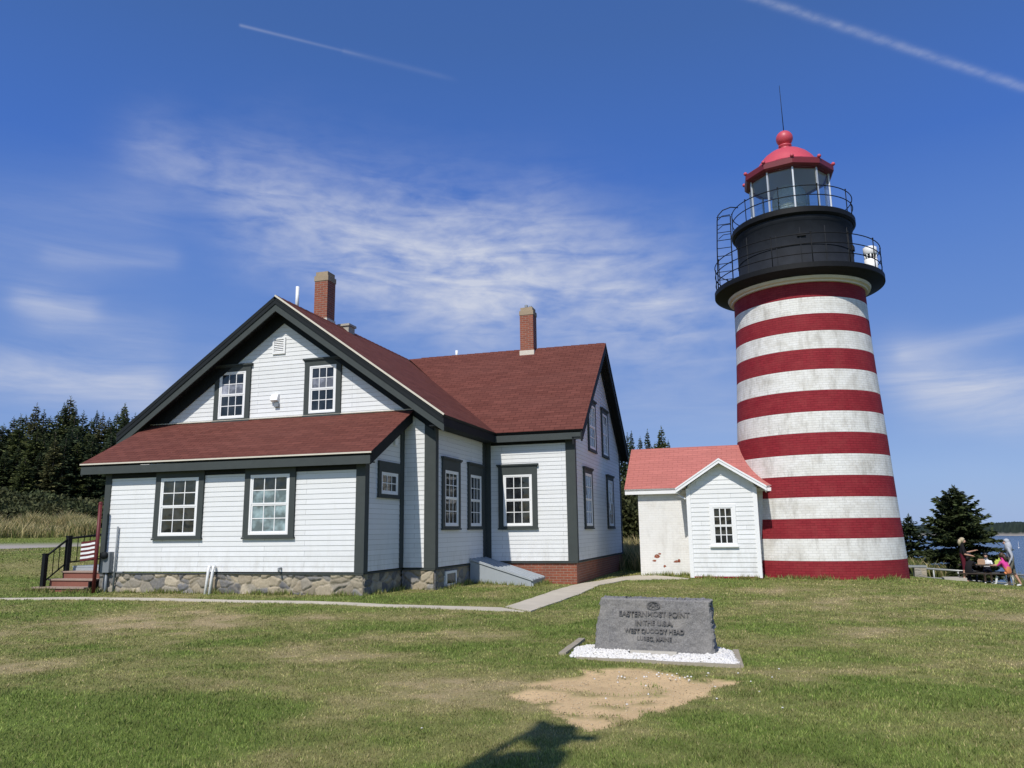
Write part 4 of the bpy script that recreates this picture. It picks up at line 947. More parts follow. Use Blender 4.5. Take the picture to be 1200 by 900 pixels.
# ------------------------------------------------------------------ small brick oil house with porch
SA = rad(-1.534); SX, SY = 12.225, 9.25
sh = empty('oil_house', (SX, SY, -.57), SA); tag(sh, 'small white painted brick building with pink red roof and gabled clapboard porch beside the tower', 'outbuilding')
z_ = .57
def sb_(b, n, m, par=None): return b.build(n, m, par or sh)
hd, rz, ez = 1.262, 3.533+z_, 2.112+z_
def wallbox(b, P, d, uvo=0): b.prism(P, d)
b = MB()
b.prism([(0, 0, -.4), (4.2, 0, -.4), (4.2, 0, ez-.02), (0, 0, ez-.02)], (0, .25, 0)); sb_(b, 'wall', MT['shedwhite'])
b = MB(); b.prism([(0.002, .26, -.4), (.002, 2*hd-.0, -.4), (.002, 2*hd, ez-.05), (.002, hd, rz-.12), (.002, .26, ez+.1)][::-1], (.25, 0, 0)); sb_(b, 'wall', MT['shedwhite'])
b = MB(); b.box((.26, 2*hd-.25, -.4), (4.1, 2*hd, ez-.02)); sb_(b, 'wall', MT['shedwhite'])
sl_ = (rz-ez)/(hd+.2)
def sroof(pts, name='roof', par=None):
    P = [np.array(p, float) for p in pts]; n = np.cross(P[1]-P[0], P[2]-P[0]); n /= np.linalg.norm(n)
    if n[2] < 0: P = P[::-1]; n = -n
    e = np.array([-n[1], n[0], 0]); e /= np.linalg.norm(e); s = np.cross(n, e); b = MB(); b.prism(P, tuple(-n*.06), 0, 1, [(p@e, p@s) for p in P]); return sb_(b, name, [MT['roofpink'], MT['white']], par)
sroof([(-.4, -.2, ez), (4.19, -.2, ez), (4.19, hd, rz), (-.36, hd, rz)]); sroof([(-.36, hd, rz), (4.19, hd, rz), (4.19, 2*hd+.2, ez), (-.4, 2*hd+.2, ez)])
b = MB(); b.box((-.38, -.19, ez-.17), (4.17, -.155, ez-.065)); sb_(b, 'fascia', MT['white'])
b = MB(); b.prism([(-.36, -.15, ez-.12), (4.15, -.15, ez-.12), (4.15, -.002, ez-.12), (-.36, -.002, ez-.12)], (0, 0, .03)); sb_(b, 'soffit', MT['white'])
b = MB(); b.prism([(-.37, -.16, ez-.19), (-.37, hd, rz-.18), (-.37, hd, rz-.08), (-.37, -.16, ez-.08)][::-1], (.03, 0, 0)); sb_(b, 'rake_board', MT['white'])
# porch
pu, pd, pw = 2.655, .89, 1.02; pz, pez = 2.92+z_, 2.063+z_
x0, x1 = pu-pw, pu+pw; psl = (pz-pez)/(pw+.3)
class LW:
    def __init__(s, f): s.f = f
def psiding(Wf, lf, rf, z0, z1, e=.135):
    b = MB(); z = z0; k = 0
    while z < z1-1e-4:
        zt = min(z+e, z1); a0, a1, c0, c1 = lf(z), rf(z), lf(zt), rf(zt)
        if a1-a0 > .01:
            if c1 < c0: c0 = c1 = (c0+c1)/2
            b.poly([Wf(a0, z, .016), Wf(a1, z, .016), Wf(c1, zt, .002), Wf(c0, zt, .002)], 0, [(a0+k*1.3, .03), (a1+k*1.3, .03), (c1+k*1.3, .10), (c0+k*1.3, .10)]); b.poly([Wf(a0, z, 0), Wf(a1, z, 0), Wf(a1, z, .016), Wf(a0, z, .016)])
        z += e; k += 1
    return b
Wp = lambda u, z, n=0: np.array([u, -pd-n, z]); 
b = psiding(Wp, lambda z: max(x0+.06, pu-(pz-.14-z)/psl), lambda z: min(x1-.06, pu+(pz-.14-z)/psl), .02, pz-.16)
b.prism([(x0+.03, -pd+.012, .0), (x1-.03, -pd+.012, .0), (x1-.03, -pd+.012, pez+.02), (pu, -pd+.012, pz-.15), (x0+.03, -pd+.012, pez+.02)], (0, .1, 0)); sb_(b, 'wall', MT['clap'])
for xx, s in ((x1, 1), (x0, -1)):
    W3 = (lambda u, z, n=0: np.array([x1+n, u, z])) if s > 0 else (lambda u, z, n=0: np.array([x0-n, u, z]))
    b = psiding(W3, const(-pd+.05), const(-.002), .02, pez+.1)
    b.box((min(xx-s*.1, xx-s*.01), -pd+.12, 0), (max(xx-s*.1, xx-s*.01), -.002, pez+.1)); sb_(b, 'wall', MT['clap'])
for xx in (x0, x1-.1): b = MB(); b.box((xx-.01, -pd-.035, -.02), (xx+.11, -pd+.02, pez-.02)); sb_(b, 'corner_board', MT['white'])
b = MB(); b.box((x0-.02, -pd-.03, -.03), (x1+.02, -pd+.06, .018)); sb_(b, 'skirting_board', MT['tred'])
b = MB(); b.box((x0+.02, -pd+.0, -.4), (x1-.02, -.01, -.032)); sb_(b, 'foundation', MT['brick'])
xe0, xe1 = pu-pw-.30, pu+pw+.30; yf = -pd-.27
for xe in (xe0, xe1): sroof([(xe, yf, pez), (pu, yf, pz), (pu, .55, pz), (xe, .55, pez)], 'porch_roof')
for xe in (xe0, xe1):
    b = MB(); d = np.array([0, 0, .065]); A, B = np.array([xe, yf-.025, pez]), np.array([pu, yf-.025, pz])
    P = [A-d*.2, B-d*.2, B-d*2.3, A-d*2.3]; b.prism(P, (0, .03, 0)); P = [A-d*.1+[0, -.015, 0], B-d*.1+[0, -.015, 0], B-d*.9+[0, -.015, 0], A-d*.9+[0, -.015, 0]]; b.prism(P, (0, .015, 0)); sb_(b, 'rake_board', MT['white'])
    b = MB(); A, B = np.array([xe, yf+.01, pez-.1]), np.array([pu, yf+.01, pz-.1]); b.prism([A, B, B+[0, .25, 0], A+[0, .25, 0]], (0, 0, .02)); sb_(b, 'soffit', MT['white'])
    b = MB(); b.bar((xe+(.03 if xe == xe0 else -.03), yf, pez-.11), (xe+(.03 if xe == xe0 else -.03), -.2, pez-.11), .04, .10); sb_(b, 'fascia', MT['white'])
# porch window
wx0, wx1, wz0, wz1 = 14.51-SX, 15.27-SX, .345+z_, 1.558+z_
f = MB()
Wn = lambda u, z, n: (u, -pd-n, z)
def fb2(m, a, b_, c, d, n0, n1):
    n1 += .014
    m.prism([Wn(a, b_, n1), Wn(c, b_, n1), Wn(c, d, n1), Wn(a, d, n1)], (0, n1-n0, 0))
tr = .10
fb2(f, wx0, wz0, wx0+tr, wz1, 0, .035); fb2(f, wx1-tr, wz0, wx1, wz1, 0, .035); fb2(f, wx0+tr, wz1-tr, wx1-tr, wz1, 0, .035); fb2(f, wx0-.03, wz0-.05, wx1+.03, wz0, 0, .07); fb2(f, wx0+tr, wz0, wx1-tr, wz0+.04, 0, .03)
pwn = sb_(f, 'window', MT['white'])
s = MB(); p = MB(); a, c, lo2, hi3 = wx0+tr, wx1-tr, wz0+.04, wz1-tr; mid = (lo2+hi3)/2
for q0, q1, dn in ((lo2, mid, .018), (mid, hi3, .025)):
    fb2(s, a, q0, a+.035, q1, 0, dn); fb2(s, c-.035, q0, c, q1, 0, dn); fb2(s, a+.035, q0, c-.035, q0+.035, 0, dn); fb2(s, a+.035, q1-.03, c-.035, q1, 0, dn)
    for i in (1, 2): x = a+.035+(c-a-.07)*i/3; fb2(s, x-.014, q0+.035, x+.014, q1-.03, 0, dn-.003)
    for i in range(3):
        xa = a+.035+(c-a-.07)*i/3+(.014 if i else 0); xb = a+.035+(c-a-.07)*(i+1)/3-(.014 if i < 2 else 0); y = (q0+q1)/2; fb2(s, xa, y-.012, xb, y+.012, 0, dn-.003)
    p.poly([Wn(a+.03, q0+.03, dn+.003), Wn(c-.03, q0+.03, dn+.003), Wn(c-.03, q1-.03, dn+.003), Wn(a+.03, q1-.03, dn+.003)])
s.build('sash', MT['white'], pwn); p.build('pane', MT['pane'], pwn)
b = MB(); b.tube([(xe0+.02, -pd+.1, pez-.2), (x0-.03, -pd-.05, pez-.33)], .025, 8); sb_(b, 'downspout', MT['white'])
# patches of bare brick where paint has come off
b = MB()
for (px, py, w, h) in ((770, 652, 8, 5), (767, 657, 5, 3), (793, 658, 9, 3), (796, 657, 4, 5), (779, 663.5, 4, 3), (773, 649, 5, 2)):
    q = at_y(px, py, SY); u = (q[0]-SX)/math.cos(SA); zz = q[2]+z_; ww, hh = w/36*.5, h/36*.5
    pts = [(u+ww*math.cos(t)*(.6+.5*rng.random()), -.0025, zz+hh*math.sin(t)*(.6+.5*rng.random())) for t in np.linspace(0, 2*math.pi, 9)[:-1]]; b.prism(pts, (0, .02, 0))
sb_(b, 'bare_brick', MT['brick'])
# ------------------------------------------------------------------ spruces
def conifer(h, R, seed, whorl=.34, per=7, col=((.020, .034, .014), (.050, .066, .024)), lean=.0, dens=1.0, ragged=.35, base=.06, spr=.26):
    """crown triangles: whorls of drooping branches carrying needle sprays, with light tips"""
    g = np.random.default_rng(seed); V = []; C = []
    z = h*base; zs = []
    while z < h*.985: zs.append(z); z += whorl*(1.05-.55*z/h)*(.8+.4*g.random())
    for z in zs:
        t = z/h; rr = R*((1-t)**.85)*(1-.25*math.exp(-t*9))+.06
        nb = max(3, int(per*(1-.45*t)+g.random()*2)); a0 = g.random()*6.28
        for k in range(nb):
            if g.random() < .10: continue
            a = a0+6.283*k/nb+g.normal()*.25; L = rr*(1-ragged+ragged*1.5*g.random()); dr = -.12+.55*t+g.normal()*.1
            m = max(3, int(L/.085*dens)); d = np.array([math.cos(a), math.sin(a), 0]); s = np.array([-d[1], d[0], 0])
            u = (np.arange(m)+g.random(m))/m; u = .08+.92*u
            droop = dr*u*L - .32*L*u*u*(1-t) + .16*L*u**4
            p = d[None]*(u*L)[:, None]; p[:, 2] = z+droop
            for side in (-1, 1, 0):
                ln = spr*(.45+.75*(1-u*.55))*(.7+.6*g.random(m))*(.7 if side == 0 else 1)*min(1, .35+L)
                q = d[None]*(.55+.3*g.random((m, 1)))+s[None]*side*(.55+.5*g.random((m, 1))); q[:, 2] += g.normal(-.10, .22, m)+(.25 if side == 0 else 0)
                q /= np.linalg.norm(q, axis=1)[:, None]
                w = np.cross(q, g.normal(size=(m, 3))+[0, 0, .8]); w /= np.linalg.norm(w, axis=1)[:, None]; w *= (ln*.20)[:, None]
                b = p+g.normal(0, .02, (m, 3)); tip = b+q*ln[:, None]; mid = b+q*(ln*.45)[:, None]
                V.append(np.stack([b, mid-w, tip, mid+w], 1).reshape(-1, 3))
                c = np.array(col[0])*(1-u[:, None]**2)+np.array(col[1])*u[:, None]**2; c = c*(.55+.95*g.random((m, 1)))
                C.append(np.repeat(c, 4, 0))
    m = 26; zt = h*(.90+.11*g.random(m)); q = g.normal(0, 1, (m, 3))*[.5, .5, .2]+[0, 0, .7]; q /= np.linalg.norm(q, axis=1)[:, None]
    b = np.stack([0*zt, 0*zt, zt], 1); w = np.cross(q, g.normal(size=(m, 3))); w /= np.linalg.norm(w, axis=1)[:, None]; w *= .03
    V.append(np.stack([b, b+q*.1-w, b+q*.2, b+q*.1+w], 1).reshape(-1, 3)); C.append(np.tile(np.array(col[1]), (m*4, 1)))
    V = np.concatenate(V); C = np.concatenate(C); V[:, 0] += lean*V[:, 2]
    return V, np.arange(len(V)).reshape(-1, 4), C
PROTO = []
cols = [((.028, .044, .02), (.08, .10, .04)), ((.03, .048, .025), (.075, .10, .048)), ((.042, .06, .022), (.12, .135, .045)), ((.026, .04, .021), (.065, .085, .036)), ((.06, .066, .03), (.135, .13, .052))]
def tree_meshes(h, R, k, **kw):
    V, T, C = conifer(h, R, 100+k, col=cols[k % 5], **kw)
    cr = soup('crown', V, T, MT['leaf'], C); b = MB(); b.tube([(0, 0, -.4), (0, 0, h*.4), (kw.get('lean', 0)*h, 0, h*.97)], [.018*h, .012*h, .003*h], 7); tr = b.build('trunk', MT['bark'])
    cr.hide_render = False; mm = (cr.data, tr.data); bpy.data.objects.remove(cr); bpy.data.objects.remove(tr); return mm
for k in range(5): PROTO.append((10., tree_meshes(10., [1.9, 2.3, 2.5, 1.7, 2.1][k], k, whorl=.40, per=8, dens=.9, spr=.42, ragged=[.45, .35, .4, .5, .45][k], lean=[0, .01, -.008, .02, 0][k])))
def plant(x, y, h, k, label, group, wid=1.0, sunk=0.0):
    H, (mc, mt) = PROTO[k]; s = h/H
    e = empty('spruce_tree', (x, y, float(ground(x, y))-sunk), rng.random()*6.28); sx = s*wid*(.9+.25*rng.random()); e.scale = (sx, sx, s)
    for nm, me in (('crown', mc), ('trunk', mt)): o = bpy.data.objects.new(nm, me); COL.objects.link(o); o.parent = e
    return tag(e, label, 'tree', group)
def at_az(az, d): return CAM[0]+d*math.sin(az), CAM[1]+d*math.cos(az)
TOPS = [(2, 501), (17, 489), (25, 487), (33, 488), (43, 474), (52, 482), (58, 488), (69, 484), (75, 474), (83, 466), (89, 477), (99, 483), (108, 492), (114, 483), (121, 485), (128, 491), (137, 484), (146, 474), (150.5, 482), (-12, 498), (-25, 490), (158, 486), (170, 488)]
LBW = 'dark spruce in the wood left of the white house'
for j, (px, py) in enumerate(TOPS):
    az, el = azel(px, py); d = 62+7*rng.random(); x, y = at_az(az, d); g = float(ground(x, y)); top = CAM[2]+d*math.tan(el)
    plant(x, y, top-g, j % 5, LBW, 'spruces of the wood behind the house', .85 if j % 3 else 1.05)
for j in range(84):
    px = -60+(262)*((j+.5)/84)+rng.normal()*2; py = 497+rng.random()*46; az, el = azel(px, py); d = 57+12*rng.random(); x, y = at_az(az, d); g = float(ground(x, y))
    plant(x, y, max(2.5, CAM[2]+d*math.tan(el)-g), j % 5, LBW, 'spruces of the wood behind the house', 1.15)
LBS = 'dark spruce showing above the pink red roof of the small brick building'
for j, (px, py) in enumerate([(735, 509), (741, 506), (749.5, 512), (758.5, 505), (774, 501), (782, 517), (767, 519)]):
    az, el = azel(px, py); d = 52+4*rng.random(); x, y = at_az(az, d); g = float(ground(x, y)); plant(x, y, CAM[2]+d*math.tan(el)-g, [0, 3, 1, 0, 2, 3, 1][j], LBS, 'spruces behind the brick building', .62 if j != 4 else .8)
for j in range(10):
    px = 722+j*7.5; az, el = azel(px, 530+rng.random()*22); d = 47+6*rng.random(); x, y = at_az(az, d); g = float(ground(x, y)); plant(x, y, CAM[2]+d*math.tan(el)-g, j % 5, 'dark spruce seen in the gap between the house and the small brick building', 'spruces in the gap', .9)
# the broad spruce by the picnic table, and the one half hidden by the tower
def single(px, py, d, R, seed, label, **kw):
    az, el = azel(px, py); x, y = at_az(az, d); g = float(ground(x, y)); h = CAM[2]+d*math.tan(el)-g
    V, T, C = conifer(h, R, seed, **kw)
    e = empty('spruce_tree', (x, y, g)); soup('crown', V, T, MT['leaf'], C, e); b = MB(); b.tube([(0, 0, -.3), (0, 0, h*.9)], [.11, .02], 8); b.build('trunk', MT['bark'], e); return tag(e, label, 'tree')
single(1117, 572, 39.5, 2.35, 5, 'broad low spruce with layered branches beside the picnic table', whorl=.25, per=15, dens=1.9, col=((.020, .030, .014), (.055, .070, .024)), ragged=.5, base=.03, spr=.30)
single(1064, 606, 41, 1.3, 6, 'small spruce half hidden behind the lighthouse base', whorl=.26, per=11, dens=1.5, col=((.018, .028, .014), (.045, .06, .024)), ragged=.45, base=.02, spr=.28)
# ------------------------------------------------------------------ undergrowth and tall grass
def leaves(name, N, samp, size, cols_, label):
    P = samp(N); n = len(P); q = rng.normal(size=(n, 3)); q /= np.linalg.norm(q, axis=1)[:, None]; w = np.cross(q, rng.normal(size=(n, 3))); w /= np.linalg.norm(w, axis=1)[:, None]
    s = size*(.6+.8*rng.random((n, 1))); V = np.stack([P, P+q*s*.5+w*s*.3, P+q*s, P+q*s*.5-w*s*.3], 1).reshape(-1, 3)
    f = fbm(P[:, 0]/2.2, P[:, 1]/2.2+P[:, 2]/1.5, 201, 3)[:, None]; f = np.clip((f-.3)*2.5, 0, 1); c = (np.array(cols_[0])*(1-f)+np.array(cols_[1])*f)*(.6+.8*rng.random((n, 1)))
    return tag(soup(name, V, np.arange(4*n).reshape(-1, 4), MT['leaf'], np.repeat(c, 4, 0)), label, 'undergrowth', None, 'stuff')
def band(px0, px1, d0, d1, hmax, seed):
    def f(N):
        a0, a1 = azel(px0, 600)[0], azel(px1, 600)[0]; az = a0+(a1-a0)*rng.random(N); d = d0+(d1-d0)*rng.random(N)
        x = CAM[0]+d*np.sin(az); y = CAM[1]+d*np.cos(az); hh = hmax*(.35+.9*fbm(x/1.9, y/1.9, seed, 3))*(.55+.45*ss(d0, d0+2.5, d)); z = ground(x, y)+hh*rng.random(N)**.6; return np.stack([x, y, z], 1)
    return f
leaves('undergrowth', 60000, band(-60, 190, 50.5, 58, 2.0, 301), .20, ((.065, .08, .034), (.14, .135, .06)), 'brownish green thicket in front of the spruce wood left of the house')
leaves('undergrowth', 30000, band(712, 800, 37, 45, 4.2, 302), .20, ((.036, .046, .02), (.085, .092, .036)), 'dark green thicket in the gap between the house and the small brick building')
def tall(name, N, px0, px1, d0, d1, h, label, dens=None, w=.016, green=.35):
    a0, a1 = azel(px0, 620)[0], azel(px1, 620)[0]; az = a0+(a1-a0)*rng.random(N); d = d0+(d1-d0)*rng.random(N)
    x = CAM[0]+d*np.sin(az); y = CAM[1]+d*np.cos(az); cl = fbm(x/1.6, y/1.1, 401, 3); k = rng.random(N) < np.clip((cl-.28)*3, .05, 1)*ss(0, .8, np.minimum(d-d0, d1-d)+.35); x, y, cl, d = x[k], y[k], cl[k], d[k]; n = len(x)
    hh = h*(.35+.9*cl)*(.6+.6*rng.random(n)); ph = rng.random(n)*6.283; th = rng.random(n)*6.283; z = ground(x, y)
    b = np.stack([x, y, z-.02], 1); wv = np.stack([np.cos(th), np.sin(th), 0*th], 1)*w; t1 = b+np.stack([np.cos(ph)*hh*.12, np.sin(ph)*hh*.12, hh*.6], 1); t2 = b+np.stack([np.cos(ph)*hh*.42, np.sin(ph)*hh*.42, hh], 1)
    V = np.stack([b-wv, b+wv, t1+wv*.7, t1-wv*.7, t2], 1).reshape(-1, 3); i5 = np.arange(n)*5
    T = np.concatenate([np.stack([i5, i5+1, i5+2], 1), np.stack([i5, i5+2, i5+3], 1), np.stack([i5+3, i5+2, i5+4], 1)])
    g = (rng.random(n) < green)[:, None]; base = np.where(g, np.array([.15, .175, .055]), np.array([.52, .43, .22]))*(.7+.6*rng.random((n, 1))); C = np.repeat(base, 5, 0).reshape(n, 5, 3); C[:, :2] *= np.array([.6, .7, .55]); C[:, 4] *= 1.25
    return tag(soup(name, V, T, MT['blade'], C.reshape(-1, 3)), label, 'tall grass', None, 'stuff')
tall('tall_grass', 26000, -60, 112, 46, 50, .98, 'tall dry straw coloured grass in front of the wood on the left')
tall('tall_grass', 9000, 712, 765, 29.5, 35, .95, 'tall dry grass in the gap between the house and the small brick building')
tall('tall_grass', 1500, 1064, 1110, 38, 41, .8, 'tall green grass beside the lighthouse base by the rail fence', green=.7)
tall('tall_grass', 1500, 1180, 1240, 37, 41, .7, 'tall grass at the cliff edge behind the picnic table', green=.6)
# ------------------------------------------------------------------ rail fence
def azd(px, py, d):
    az, el = azel(px, py); x, y = at_az(az, d); return np.array([x, y, CAM[2]+d*math.tan(el)])
fe = empty('rail_fence', tuple(azd(1100, 667, 37.5)*[1, 1, 0]+[0, 0, -1.6])); fo = np.array(fe.location); tag(fe, 'low pale metal rail fence along the cliff edge behind the picnic table', 'fence')
A, Bf = azd(1079, 666, 37.5), azd(1206, 674.5, 38.5); D_ = Bf-A
b = MB(); b.tube([A-fo, Bf-fo], .045, 8); b.build('rail', MT['rail'], fe)
b = MB(); b.tube([A-fo+[0, 0, -.36], Bf-fo+[0, 0, -.36]], .03, 8); b.build('rail', MT['rail'], fe)
for t in (.0, .12, .35, .6, .85, 1): q = A+D_*t-fo; b = MB(); b.tube([q+[0, 0, -1.0], q+[0, 0, .05]], .035, 8); b.build('post', MT['rail'], fe)
q0, q1 = azd(1060, 662.5, 36.5), azd(1077, 662.5, 36.5)
pe_ = empty('stone_pillar', (q1[0], q1[1], q1[2]-1.0)); tag(pe_, 'low tan stone pillar with pale cap beside the base of the lighthouse', 'pillar')
b = MB(); b.box((-.22, -.2, -.3), (.22, .2, .93)); b.build('shaft', MT['stone'], pe_); b = MB(); b.box((-.6, -.22, .93), (.25, .22, 1.0)); b.build('cap', MT['rail'], pe_)
q = azd(1117, 684, 36.0); b = MB()
b.prism([(-.35, -.3, -.2), (.42, -.4, -.2), (.5, .35, -.2), (-.3, .4, -.2)], (0, 0, .42)); o = b.build('concrete_slab', MT['concrete'], None, (q[0], q[1], float(ground(q[0], q[1]))-.08)); tag(o, 'weathered concrete slab in the grass left of the standing woman', 'slab')
# ------------------------------------------------------------------ picnic table
pc = azd(1159, 690, 36.5); TZ = float(ground(pc[0], pc[1])); ta = -rad(13.8)
pt = empty('picnic_table', (pc[0], pc[1], TZ), ta); tag(pt, 'dark wooden picnic table with people round it near the cliff edge', 'picnic table')
b = MB()
for k in range(5): b.box((-.95, -.36+k*.146, .72), (.95, -.222+k*.146, .76))
b.build('tabletop', MT['darkwood'], pt)
for s in (-1, 1):
    b = MB()
    for k in range(2): y = s*(.62+k*.0)-.14+k*.146; b.box((-.95, y, .42), (.95, y+.14, .46))
    b.build('bench', MT['darkwood'], pt)
    for t in (-1, 1): b = MB(); b.bar((s*.7, t*.62, 0), (s*.7, t*.22, .72), .05, .09, (1, 0, 0)); b.build('leg', MT['darkwood'], pt)
    b = MB(); b.box((s*.7-.03, -.75, .36), (s*.7+.03, .75, .42)); b.build('crossbar', MT['darkwood'], pt)
def on_table(name, parts, mat, label, cat):
    b = MB()
    for q in parts: b.lathe(*q) if isinstance(q[0], list) else b.box(*q)
    o = b.build(name, mat); o.location = (pc[0], pc[1], TZ); o.rotation_euler = (0, 0, ta); return tag(o, label, cat)
lime = plain('lime_plastic', (.52, .60, .12), .5)
on_table('lunch_bag', [((.30, -.14, .761), (.62, .06, .90)), ((.34, -.10, .90), (.58, .02, .95)), ((.44, -.06, .95), (.48, -.02, 1.02))], lime, 'bright lime green bag on the picnic table', 'bag')
on_table('paper_bag', [((-.28, -.12, .761), (-.02, .08, .93)), ((-.25, -.1, .93), (-.05, .06, .97))], plain('kraft_paper', (.42, .27, .17), .8), 'brown paper bag standing on the picnic table', 'bag')
# ------------------------------------------------------------------ people
SKIN = plain('skin', (.50, .29, .20), .55, .35, 0, .06, 9)
def cloth(n, c): return plain('cloth_'+n, c, .85, .15, 0, .12, 12)
CL = dict(black=cloth('black', (.013, .012, .014)), maroon=cloth('maroon', (.09, .012, .022)), white=cloth('white', (.72, .72, .72)), grey=cloth('grey', (.40, .42, .46)), olive=cloth('olive', (.14, .14, .11)), pink=cloth('pink', (.62, .06, .28)), orange=cloth('orange', (.65, .24, .10)), navy=cloth('navy', (.02, .022, .04)))
HAIR = {'blond': plain('hair_blond', (.42, .35, .23), .6), 'brown': plain('hair_brown', (.06, .035, .02), .5), 'grey': plain('hair_grey', (.5, .5, .5), .6), 'black': plain('hair_black', (.015, .013, .012), .5)}
DARK = plain('eye_dark', (.02, .015, .012), .3)
def person(label, loc, rz, J, dress, hair, hairlen=0, scale=1.0):
    """J: joints in metres (x right, y facing, z up). One skinned body, materials by nearest limb"""
    E = []; Vn = {}; Vl = []; Rl = []
    def v(n, p, r): Vn[n] = len(Vl); Vl.append(np.array(p, float)); Rl.append(r)
    def e(a, b_): E.append((Vn[a], Vn[b_]))
    g = J; up = g['neck']-g['pelvis']; up = up/np.linalg.norm(up)
    v('pelvis', g['pelvis'], .135); v('waist', g['pelvis']*.6+g['neck']*.4, .125); v('chest', g['pelvis']*.25+g['neck']*.75, .14); v('neck', g['neck'], .058); v('jaw', g['head']-g['hu']*.055, .075); v('skull', g['head']+g['hu']*.035, .098); v('crown', g['head']+g['hu']*.085, .06)
    v('nose', g['head']+g['hf']*.115-g['hu']*.015, .014)
    for a, b_ in (('pelvis', 'waist'), ('waist', 'chest'), ('chest', 'neck'), ('neck', 'jaw'), ('jaw', 'skull'), ('skull', 'crown'), ('skull', 'nose')): e(a, b_)
    for s in 'LR':
        v('sh'+s, g['sh'+s], .062); v('el'+s, g['el'+s], .043); v('wr'+s, g['wr'+s], .030); e('chest', 'sh'+s); e('sh'+s, 'el'+s); e('el'+s, 'wr'+s)
        d = g['wr'+s]-g['el'+s]; d /= np.linalg.norm(d); pal = g['wr'+s]+d*.08; v('pa'+s, pal, .034); e('wr'+s, 'pa'+s)
        sd = np.cross(d, [0, 0, 1.]); sd = sd/np.linalg.norm(sd) if np.linalg.norm(sd) > .1 else np.array([1., 0, 0]); cu = np.cross(sd, d)
        for q in range(4): o = sd*(q-1.5)*.021; v(f'f{q}{s}', pal+d*.045+o, .0105); v(f'g{q}{s}', pal+d*(.075+.012*(1-abs(q-1.3)/2))+o-cu*.018, .009); e('pa'+s, f'f{q}{s}'); e(f'f{q}{s}', f'g{q}{s}')
        v('th'+s, g['wr'+s]+d*.05+sd*.05, .012); e('wr'+s, 'th'+s)
        v('hip'+s, g['hip'+s], .088); v('kn'+s, g['kn'+s], .058); v('an'+s, g['an'+s], .040); v('toe'+s, g['toe'+s], .034); e('pelvis', 'hip'+s); e('hip'+s, 'kn'+s); e('kn'+s, 'an'+s); e('an'+s, 'toe'+s)
    me = bpy.data.meshes.new('body_base'); me.from_pydata([tuple(p) for p in Vl], E, []); ob = bpy.data.objects.new('body_base', me); COL.objects.link(ob)
    md = ob.modifiers.new('skin', 'SKIN'); md.use_smooth_shade = True
    for k, r in enumerate(Rl): me.skin_vertices[0].data[k].radius = (r, r); me.skin_vertices[0].data[k].use_root = (k == 0)
    sd_ = ob.modifiers.new('sub', 'SUBSURF'); sd_.levels = 1; sd_.render_levels = 1
    dg = bpy.context.evaluated_depsgraph_get(); dg.update(); bm_ = bpy.data.meshes.new_from_object(ob.evaluated_get(dg)); bpy.data.objects.remove(ob)
    names = list({m for m in dress.values()}); bm_.materials.clear(); mats = [SKIN]+[CL[n] for n in names if n != 'skin']; idx = {'skin': 0}; idx.update({n: i+1 for i, n in enumerate([n for n in names if n != 'skin'])})
    for m in mats: bm_.materials.append(m)
    segs = [('pelvis', 'waist', 'bottom'), ('waist', 'neck', 'top'), ('neck', 'crown', 'skin'), ('skull', 'nose', 'skin')]
    for s in 'LR': segs += [('chest', 'sh'+s, 'top'), ('sh'+s, 'el'+s, 'sleeve'), ('el'+s, 'wr'+s, 'fore'), ('wr'+s, 'pa'+s, 'skin'), ('pa'+s, 'g1'+s, 'skin'), ('pelvis', 'hip'+s, 'bottom'), ('hip'+s, 'kn'+s, 'thigh'), ('kn'+s, 'an'+s, 'calf'), ('an'+s, 'toe'+s, 'shoe')]
    sg = [(Vl[Vn[a]], Vl[Vn[b_]], k) for a, b_, k in segs]
    for f in bm_.polygons:
        c = np.array(f.center); best = (9, 'top')
        for a, b_, k in sg:
            t = np.clip((c-a)@(b_-a)/((b_-a)@(b_-a)), 0, 1); d = np.linalg.norm(c-a-(b_-a)*t)
            if k in ('top', 'bottom'): d -= .05
            if d < best[0]: best = (d, k if k != 'neck' else 'skin')
        f.material_index = idx.get(dress.get(best[1], 'skin'), 0); f.use_smooth = True
    ro = bpy.data.objects.new('person', bm_); COL.objects.link(ro); ro.location = loc; ro.rotation_euler = (0, 0, rz); ro.scale = (scale,)*3; tag(ro, label, 'person')
    h = MB(); hc_ = g['head']+g['hu']*.045-g['hf']*.022
    h.sphere(tuple(hc_), .112, 14, 10, 0, (.95, 1.0, 1.02)); 
    # keep the face clear: shift the hair shell back and up
    for i_, p in enumerate(h.v):
        q = np.array(p)-g['head']; f = q@g['hf']; u = q@g['hu']
        if f > .05 and u < .06: h.v[i_] = tuple(np.array(p)-g['hf']*(f-.02)*.9)
    if hairlen: h.tube([hc_-g['hf']*.05, hc_-g['hf']*.10-g['hu']*.12, hc_-g['hf']*.10-g['hu']*(.12+hairlen)], [.09, .07, .03], 10)
    if hair == 'hood': h.tube([g['head']+g['hu']*.02-g['hf']*.03, g['neck']-g['hf']*.02+g['hu']*.03, g['neck']*.75+g['pelvis']*.25], [.105, .115, .15], 12)
    h.build('hood' if hair == 'hood' else 'hair', CL['grey'] if hair == 'hood' else HAIR[hair], ro)
    ey = MB(); sx = np.cross(g['hf'], g['hu'])
    for s in (-1, 1): ey.sphere(tuple(g['head']+g['hf']*.088+g['hu']*.012+sx*s*.034), .011, 8, 6)
    ey.build('eye', DARK, ro); return ro
A3 = lambda *p: np.array(p, float)
